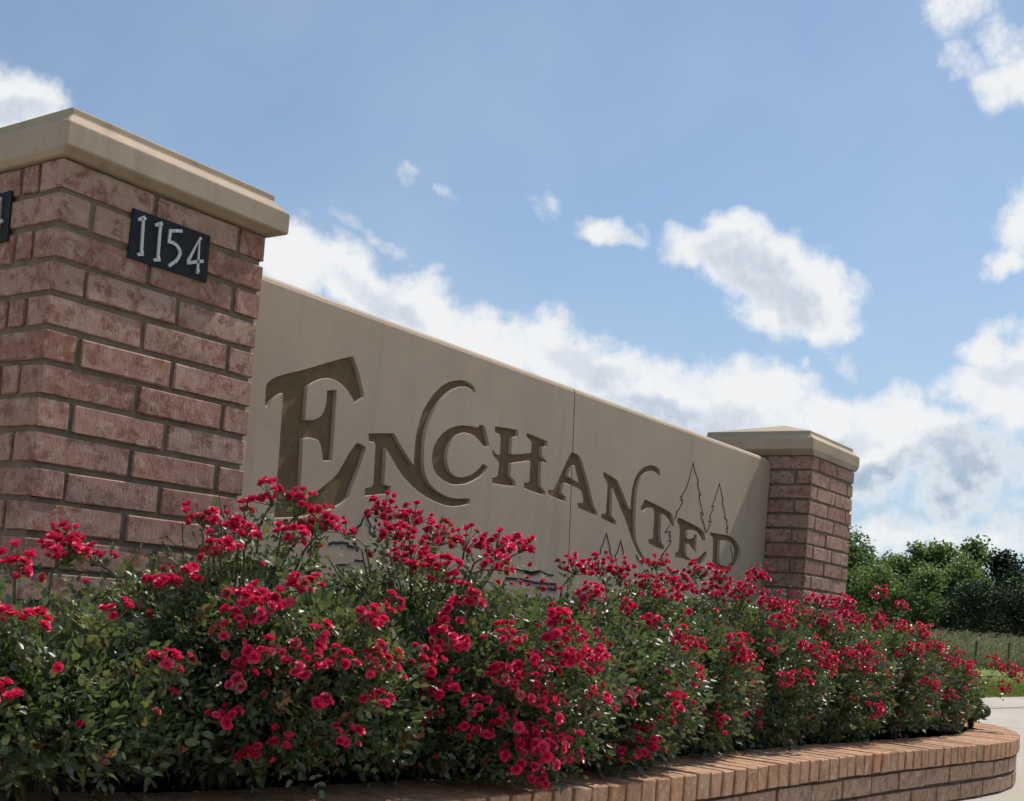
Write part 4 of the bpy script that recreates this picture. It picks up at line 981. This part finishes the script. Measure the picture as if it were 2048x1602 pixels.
    for k in range(90):
        q = rng.normal(size=3); q[1] = -abs(q[1])*.7; q[2] = q[2]*.7+.3; q /= np.linalg.norm(q)
        p_ = cen + q*rad*(.98+.08*rng.random())
        if p_[2] < SOILZ+.16 or p_[1] > YW-.05 or p_[1] > -.03 and (p_[0] < .62 or p_[0] > X2-.02): continue
        ax = Vector(q); a1 = ax.orthogonal().normalized(); a2 = ax.cross(a1)
        for j in range(5):
            an = j*1.2566+rng.random()*.3; dd = a1*math.cos(an)+a2*math.sin(an); ss = ax.cross(dd)
            pv = Vector(p_)
            i0 = len(sv); sv += [pv+ss*.0016, pv-ss*.0016, pv+dd*.012+ax*.004]; sf.append((i0, i0+1, i0+2))
    if sv:
        o = link('sepals', mesh_np('sepals', np.array([tuple(v) for v in sv]), np.array(sf)), M['sepal'], root); o.matrix_parent_inverse = inv; tag(o, kind='stuff')
    if bi == 1:
        # bare stems with dropped flowers that rise in front of the pillar
        for (sx, sy, h, lean) in ((.05, -.40, .46, -.03), (.11, -.38, .53, .0), (.16, -.36, .55, .02), (.20, -.37, .57, .02), (.0, -.42, .42, -.05)):
            b0 = Vector((sx+.05, sy, -1.25)); tip = Vector((sx+lean, sy, -1.33+h))
            add_tube(bm, [b0, b0.lerp(tip, .5)+Vector((.01, 0, 0)), tip], [.003, .0022, .0014], 4)
            for j in range(6):
                d_ = Vector((rng.normal()*.6, rng.normal()*.5, .6+rng.random()*.5)).normalized()
                st = b0.lerp(tip, .62+.38*rng.random()); e_ = st + d_*(.03+.03*rng.random())
                add_tube(bm, [st, e_], [.0012, .001], 3)
                add_tube(bm, [e_, e_+d_*.006, e_+d_*.011], [.0012, .0032, .0008], 5)
                for kk in range(5):
                    dd = Vector(rng.normal(size=3)).normalized(); add_tube(bm, [e_+d_*.009, e_+d_*.012+dd*.011], [.0011, .0003], 3, False)
    o = link('canes', bm_mesh('canes', bm), M['cane'], root); o.matrix_parent_inverse = inv; tag(o, kind='stuff')
    bush_roots.append(root)

# ------------------------------------------------------------------ landscape spotlights
def spotlight(base, aim, label, scale=1.0):
    t = thing('landscape_spotlight', label, 'spotlight', base, 'black landscape spotlights')
    aim = Vector(aim).normalized()
    head = lathe_mesh('lamp_head', [(.012, -.075), (.026, -.070), (.030, -.055), (.031, .02), (.036, .035), (.037, .075), (.033, .075), (.031, .045)], 20)
    h = link('lamp_head', head, M['black_metal'], t, Vector((0, 0, .105)) + aim*.045)
    h.rotation_mode = 'QUATERNION'; h.rotation_quaternion = aim.to_track_quat('Z', 'Y'); h.scale = (scale,)*3
    st = link('stake', lathe_mesh('stake', [(.008, -.05), (.011, 0), (.011, .05), (.016, .055), (.016, .085), (.010, .09)], 12), M['black_metal'], t)
    jb = link('junction_box', lathe_mesh('junction_box', [(.030, 0), (.036, .006), (.036, .035), (.028, .045), (.012, .047)], 20), M['black_metal'], t, (0, 0, .002))
    return t
spotlight((4.93, -.715, -1.372), (.80, -.30, .25), "small black spotlight on the soil at the right end of the rose bed", .95)
spotlight((.16, -.30, -1.37), (.50, .30, .85), "black spotlight half hidden under the roses at lower left", 1.1)

# ------------------------------------------------------------------ trees beyond the field
tr = np.random.default_rng(21)
def make_tree(x, y, h, r, dens, mat, label, kind='oak', low=.12, gz=GZ-.5):
    root = thing('field_tree', label, 'tree', (x, y, gz), 'trees beyond the field')
    bm = bmesh.new()
    tw = .035*h
    add_tube(bm, [(0, 0, 0), (.1, 0, h*.25), (-.1, .1, h*.5), (0, 0, h*.85)], [tw, tw*.75, tw*.5, tw*.12], 8)
    lobes = []
    nl = 34 if kind == 'oak' else 14
    for k in range(nl):
        f = tr.random()
        if kind == 'oak':
            zz = h*(low + (1-low)*(.08+.92*f)); rr = r*math.sqrt(max(.08, 1-(2*(f-.38))**2*.85))
            an = tr.random()*6.28; rad = rr*(.35+.5*tr.random())
            s = r*(.24+.24*tr.random())*(1-.30*f)
            lobes.append((rad*math.cos(an), rad*math.sin(an), zz-s*.3, s, s*(.7+.7*tr.random())))
        else:
            zz = h*(low + (1-low)*.95*f); rr = r*(1-f*.85)
            an = tr.random()*6.28; rad = rr*.45
            lobes.append((rad*math.cos(an), rad*math.sin(an), zz, rr*.55+.25, rr*.6+.35))
        lx, ly, lz = lobes[-1][:3]
        if k % 2 == 0:
            add_tube(bm, [(0, 0, max(h*.15, lz*.55)), (lx*.5, ly*.5, lz*.8), (lx, ly, lz)], [tw*.35, tw*.22, tw*.08], 5)
    me = bm_mesh('trunk', bm)
    link('trunk', me, M['bark'], root)
    Ps, Ts = [], []
    per = int(dens/len(lobes))
    for (lx, ly, lz, s, sz) in lobes:
        u = tr.normal(size=(per, 3)); u /= np.linalg.norm(u, axis=1, keepdims=True)
        rad = (.25+.76*tr.random(per)**.6)*(1+.25*np.sin(u[:, 0]*7+lx)*np.cos(u[:, 2]*6+ly))
        Ps.append(np.array([lx, ly, lz])+u*rad[:, None]*np.array([s, s, sz])); Ts.append(np.clip(.30*tr.random(per)+.62*tr.random()+.05, 0, 1))
    P = np.concatenate(Ps); T = np.concatenate(Ts)
    keep = P[:, 2] > .15; P = P[keep]; T = T[keep]
    D = tr.normal(size=P.shape); D[:, 2] = D[:, 2]*.6+.25
    ln = (.19+.17*tr.random(len(P)))*(1.0 if kind == 'oak' else .9)*h/8.5
    nrm = tr.normal(size=P.shape)+np.array([0, 0, .8])
    V, Fc, TT = leaf_batch(P, D, nrm, ln, ln*.75, T)
    o = leaf_object('crown', V, Fc, TT, mat, root)
    tag(o, kind='stuff')
    return root
def polar(u_px, dist):
    d = fwd + rgt*((u_px-1024)/FPX) - upv*((1300-PPY)/FPX)
    d = Vector((d.x, d.y, 0)).normalized()*dist
    return CAM_POS.x+d.x, CAM_POS.y+d.y
TREES = [(1690, 92, 9.3, 3.3, 'oak', 'tree_leaf', "tree right behind the far pillar's edge"),
 (1765, 96, 8.9, 3.2, 'oak', 'tree_leaf', "second tree right of the far pillar, in the row behind the field"),
 (1735, 84, 6.6, 3.0, 'oak', 'tree_leaf', "lower pale green tree standing in front of the row beside the far pillar"),
 (1815, 95, 9.4, 2.4, 'oak', 'tree_leaf', "narrow twin-topped tree in the middle of the row behind the field"),
 (1875, 97, 9.9, 3.0, 'oak', 'tree_leaf', "round dark tree left of the tallest tree in the row"),
 (1830, 83, 6.6, 3.0, 'oak', 'tree_leaf', "bright bushy tree low in front of the row behind the field"),
 (1945, 98, 10.4, 3.4, 'oak', 'tree_leaf', "tallest tree of the row, with an open crown against the cloud"),
 (1915, 86, 7.6, 3.1, 'oak', 'tree_leaf', "leafy tree standing below the tallest tree of the row"),
 (1985, 92, 8.6, 3.0, 'oak', 'cedar_leaf', "dark tree right of the tallest tree of the row"),
 (2040, 90, 7.9, 3.3, 'oak', 'cedar_leaf', "dark tree cut by the right edge of the picture"),
 (1960, 80, 5.6, 3.4, 'oak', 'cedar_leaf', "very dark shrubby cedar at the edge of the tall grass"),
 (2030, 79, 5.4, 3.2, 'oak', 'cedar_leaf', "very dark shrubby cedar by the right edge above the tall grass"),
 (1880, 82, 4.2, 2.6, 'oak', 'tree_leaf', "low leafy shrub under the row, left of the tall grass"),
 (2110, 88, 8.0, 3.2, 'oak', 'tree_leaf', "tree just beyond the right edge of the picture"),
 (1640, 90, 8.6, 3.2, 'oak', 'tree_leaf', "tree hidden behind the far pillar")]
row_trees = []
for (u, dist, h, r, kind, mt, lab) in TREES:
    x, y = polar(u, dist)
    row_tree = make_tree(x, y, h*.88, r*1.25, 9500, M[mt], lab, kind, .05)
    row_trees.append(row_tree)
# the row runs on behind the sign wall and past the right edge
for k_, (u, dist) in enumerate(((1560, 93), (1470, 95), (1370, 92), (1270, 96), (1160, 93), (2190, 91), (2270, 95), (2360, 90))):
    src = row_trees[(k_*3) % 8]
    x, y = polar(u, dist)
    t2 = src.copy(); COL.objects.link(t2); t2.location = (x, y, GZ-.5); t2.rotation_euler = (0, 0, k_*1.3)
    t2["label"] = "tree of the row, out of sight behind the sign wall" if u < 2000 else "tree of the row, out of sight past the right edge"
    for ch in src.children:
        c2 = ch.copy(); COL.objects.link(c2); c2.parent = t2

# ------------------------------------------------------------------ tall field grass and posts
gr = np.random.default_rng(5)
n_g = 17000
uu = 1200 + 1280*gr.random(n_g); dd = 41 + 28*gr.random(n_g)
bx = np.empty((n_g, 3))
for i in range(n_g):
    x, y = polar(uu[i], dd[i]); bx[i] = (x, y, GZ)
hgt = (.55+.75*gr.random(n_g)**1.6)*np.clip(.5+(dd-41)/16, .5, 1.15)
lean = gr.normal(size=(n_g, 3))*.45; lean[:, 2] = 0; lean[:, 0] += .15; lean[:, 1] -= .35
wd = .007+.009*gr.random(n_g)
vd = np.array([rgt.x, rgt.y, 0]); ang = gr.random(n_g)*3.14
sd = np.stack([np.cos(ang), np.sin(ang), 0*ang], 1)
V = []; 
p0 = bx; p1 = bx + np.stack([lean[:, 0]*.15*hgt, lean[:, 1]*.15*hgt, hgt*.55], 1); p2 = bx + np.stack([lean[:, 0]*.55*hgt, lean[:, 1]*.55*hgt, hgt*.95], 1)
p3 = bx + np.stack([lean[:, 0]*1.1*hgt, lean[:, 1]*1.1*hgt, hgt*(.98-.10*gr.random(n_g))], 1)
W_ = wd[:, None]*sd
V = np.stack([p0-W_, p0+W_, p1-W_*.8, p1+W_*.8, p2-W_*1.3, p2+W_*1.3, p3-W_*.4, p3+W_*.4], 1).reshape(-1, 3)
k = np.arange(n_g)[:, None]*8
Fc = np.concatenate([k+np.array([0, 1, 3, 2]), k+np.array([2, 3, 5, 4]), k+np.array([4, 5, 7, 6])], 0)
tn = np.repeat(gr.beta(2, 2, n_g), 8).reshape(-1, 8); tn[:, 4:] = np.clip(tn[:, 4:]+.35, 0, 1); tn[:, :2] *= .5
go = leaf_object('tall_grass', V, Fc, tn.ravel(), M['dry_grass'], None)
tag(go, "tall pale field grass with nodding seed heads before the dark trees", 'grass', kind='stuff')
for (u, lab) in ((1952, "dark fence post standing in the tall grass, left one"), (2018, "dark fence post standing in the tall grass, right one")):
    x, y = polar(u, 41.5)
    bm = bmesh.new(); add_tube(bm, [(0, 0, 0), (0, 0, .86)], .032, 8); add_tube(bm, [(0, 0, .86), (0, 0, .90)], [.036, .02], 8)
    add_tube(bm, [(-.04, 0, .5), (.04, 0, .5)], .008, 5); add_tube(bm, [(-.04, 0, .75), (.04, 0, .75)], .008, 5)
    o = link('fence_post', bm_mesh('fence_post', bm), M['bark'], None, (x, y, GZ)); tag(o, lab, 'post', 'posts in the tall grass')

# short lawn blades along the driveway edge
n_l = 26000
f = gr.random(n_l); edge = np.array([DRV[2:][0:6][i] for i in range(6)])
xs = 9 + 26*gr.random(n_l); ey = np.interp(xs, edge[::-1, 0], edge[::-1, 1])
ys = ey - .03 + np.abs(gr.normal(size=n_l))*1.6
b0 = np.stack([xs, ys, np.full(n_l, GZ)], 1)
hh = .035+.05*gr.random(n_l); an = gr.random(n_l)*6.28
sd = np.stack([np.cos(an), np.sin(an), 0*an], 1)*.006
tip = b0 + np.stack([gr.normal(size=n_l)*.02, gr.normal(size=n_l)*.02, hh], 1)
V = np.stack([b0-sd, b0+sd, tip], 1).reshape(-1, 3); Fc = np.arange(n_l*3).reshape(-1, 3)
M['lawn_blade'] = leaf_mat('lawn_blade', (0.06, 0.10, 0.02), (0.13, 0.18, 0.035), (0.22, 0.24, 0.07), (0.2, 0.28, 0.04), 0.6, 0.2, 0.3)
lo = leaf_object('lawn_edge_grass', V, Fc, np.repeat(gr.random(n_l), 3), M['lawn_blade'], None)
tag(lo, "short lawn grass along the far edge of the driveway", 'grass', kind='stuff')

# dry leaves lying about
lv = np.random.default_rng(9)
def dry_leaf(x, y, z, s, label):
    V, Fc, T = leaf_batch(np.zeros((1, 3)), np.array([[1.0, 0, .05]]), np.array([[0, 0, 1.0]]), np.array([s]), np.array([s*.45]), np.array([.5]))
    o = link('dry_leaf', mesh_np('dry_leaf', V, Fc), M['dry_leaf'], None, (x, y, z)); o.rotation_euler = (lv.normal()*.2, lv.normal()*.1, lv.random()*6.28)
    tag(o, label, 'leaf', 'fallen dry leaves')
dry_leaf(4.85, -1.35, GZ+.012, .06, "dry leaf on the concrete nearest the end of the planter wall")
dry_leaf(5.05, -1.28, GZ+.012, .05, "smaller dry leaf on the concrete by the right edge")
dry_leaf(9.2, -.35, GZ+.014, .09, "dry leaf on the driveway beyond the bend of the planter wall")
dry_leaf(-.08, -.38, -1.352, .05, "pale dry leaf on the soil at lower left")

# petals dropped on the coping and the concrete
bm = bmesh.new(); lay = bm.verts.layers.float.new('tone')
petal(bm, lay, 0, 0, .012, .007, .002, 0, 0, .9, random.Random(2), 3, 3)
pet = bm_mesh('fallen_petal', bm); pet.materials.append(M['bloom'])
for k in range(10):
    s = CL*(.30+.50*lv.random()); p, dd_, nn = at_s(s); q = p + nn*(.02+.2*lv.random())
    o = link('fallen_petal', pet, None, None, (q.x, q.y, CT+.003)); o.rotation_euler = (lv.normal()*.2, lv.normal()*.2, lv.random()*6.28)
    s_ = .7+.5*lv.random(); o.scale = (s_, s_, s_)
    tag(o, "fallen red rose petal lying on the brick coping", 'petal', 'rose petals dropped on the coping')
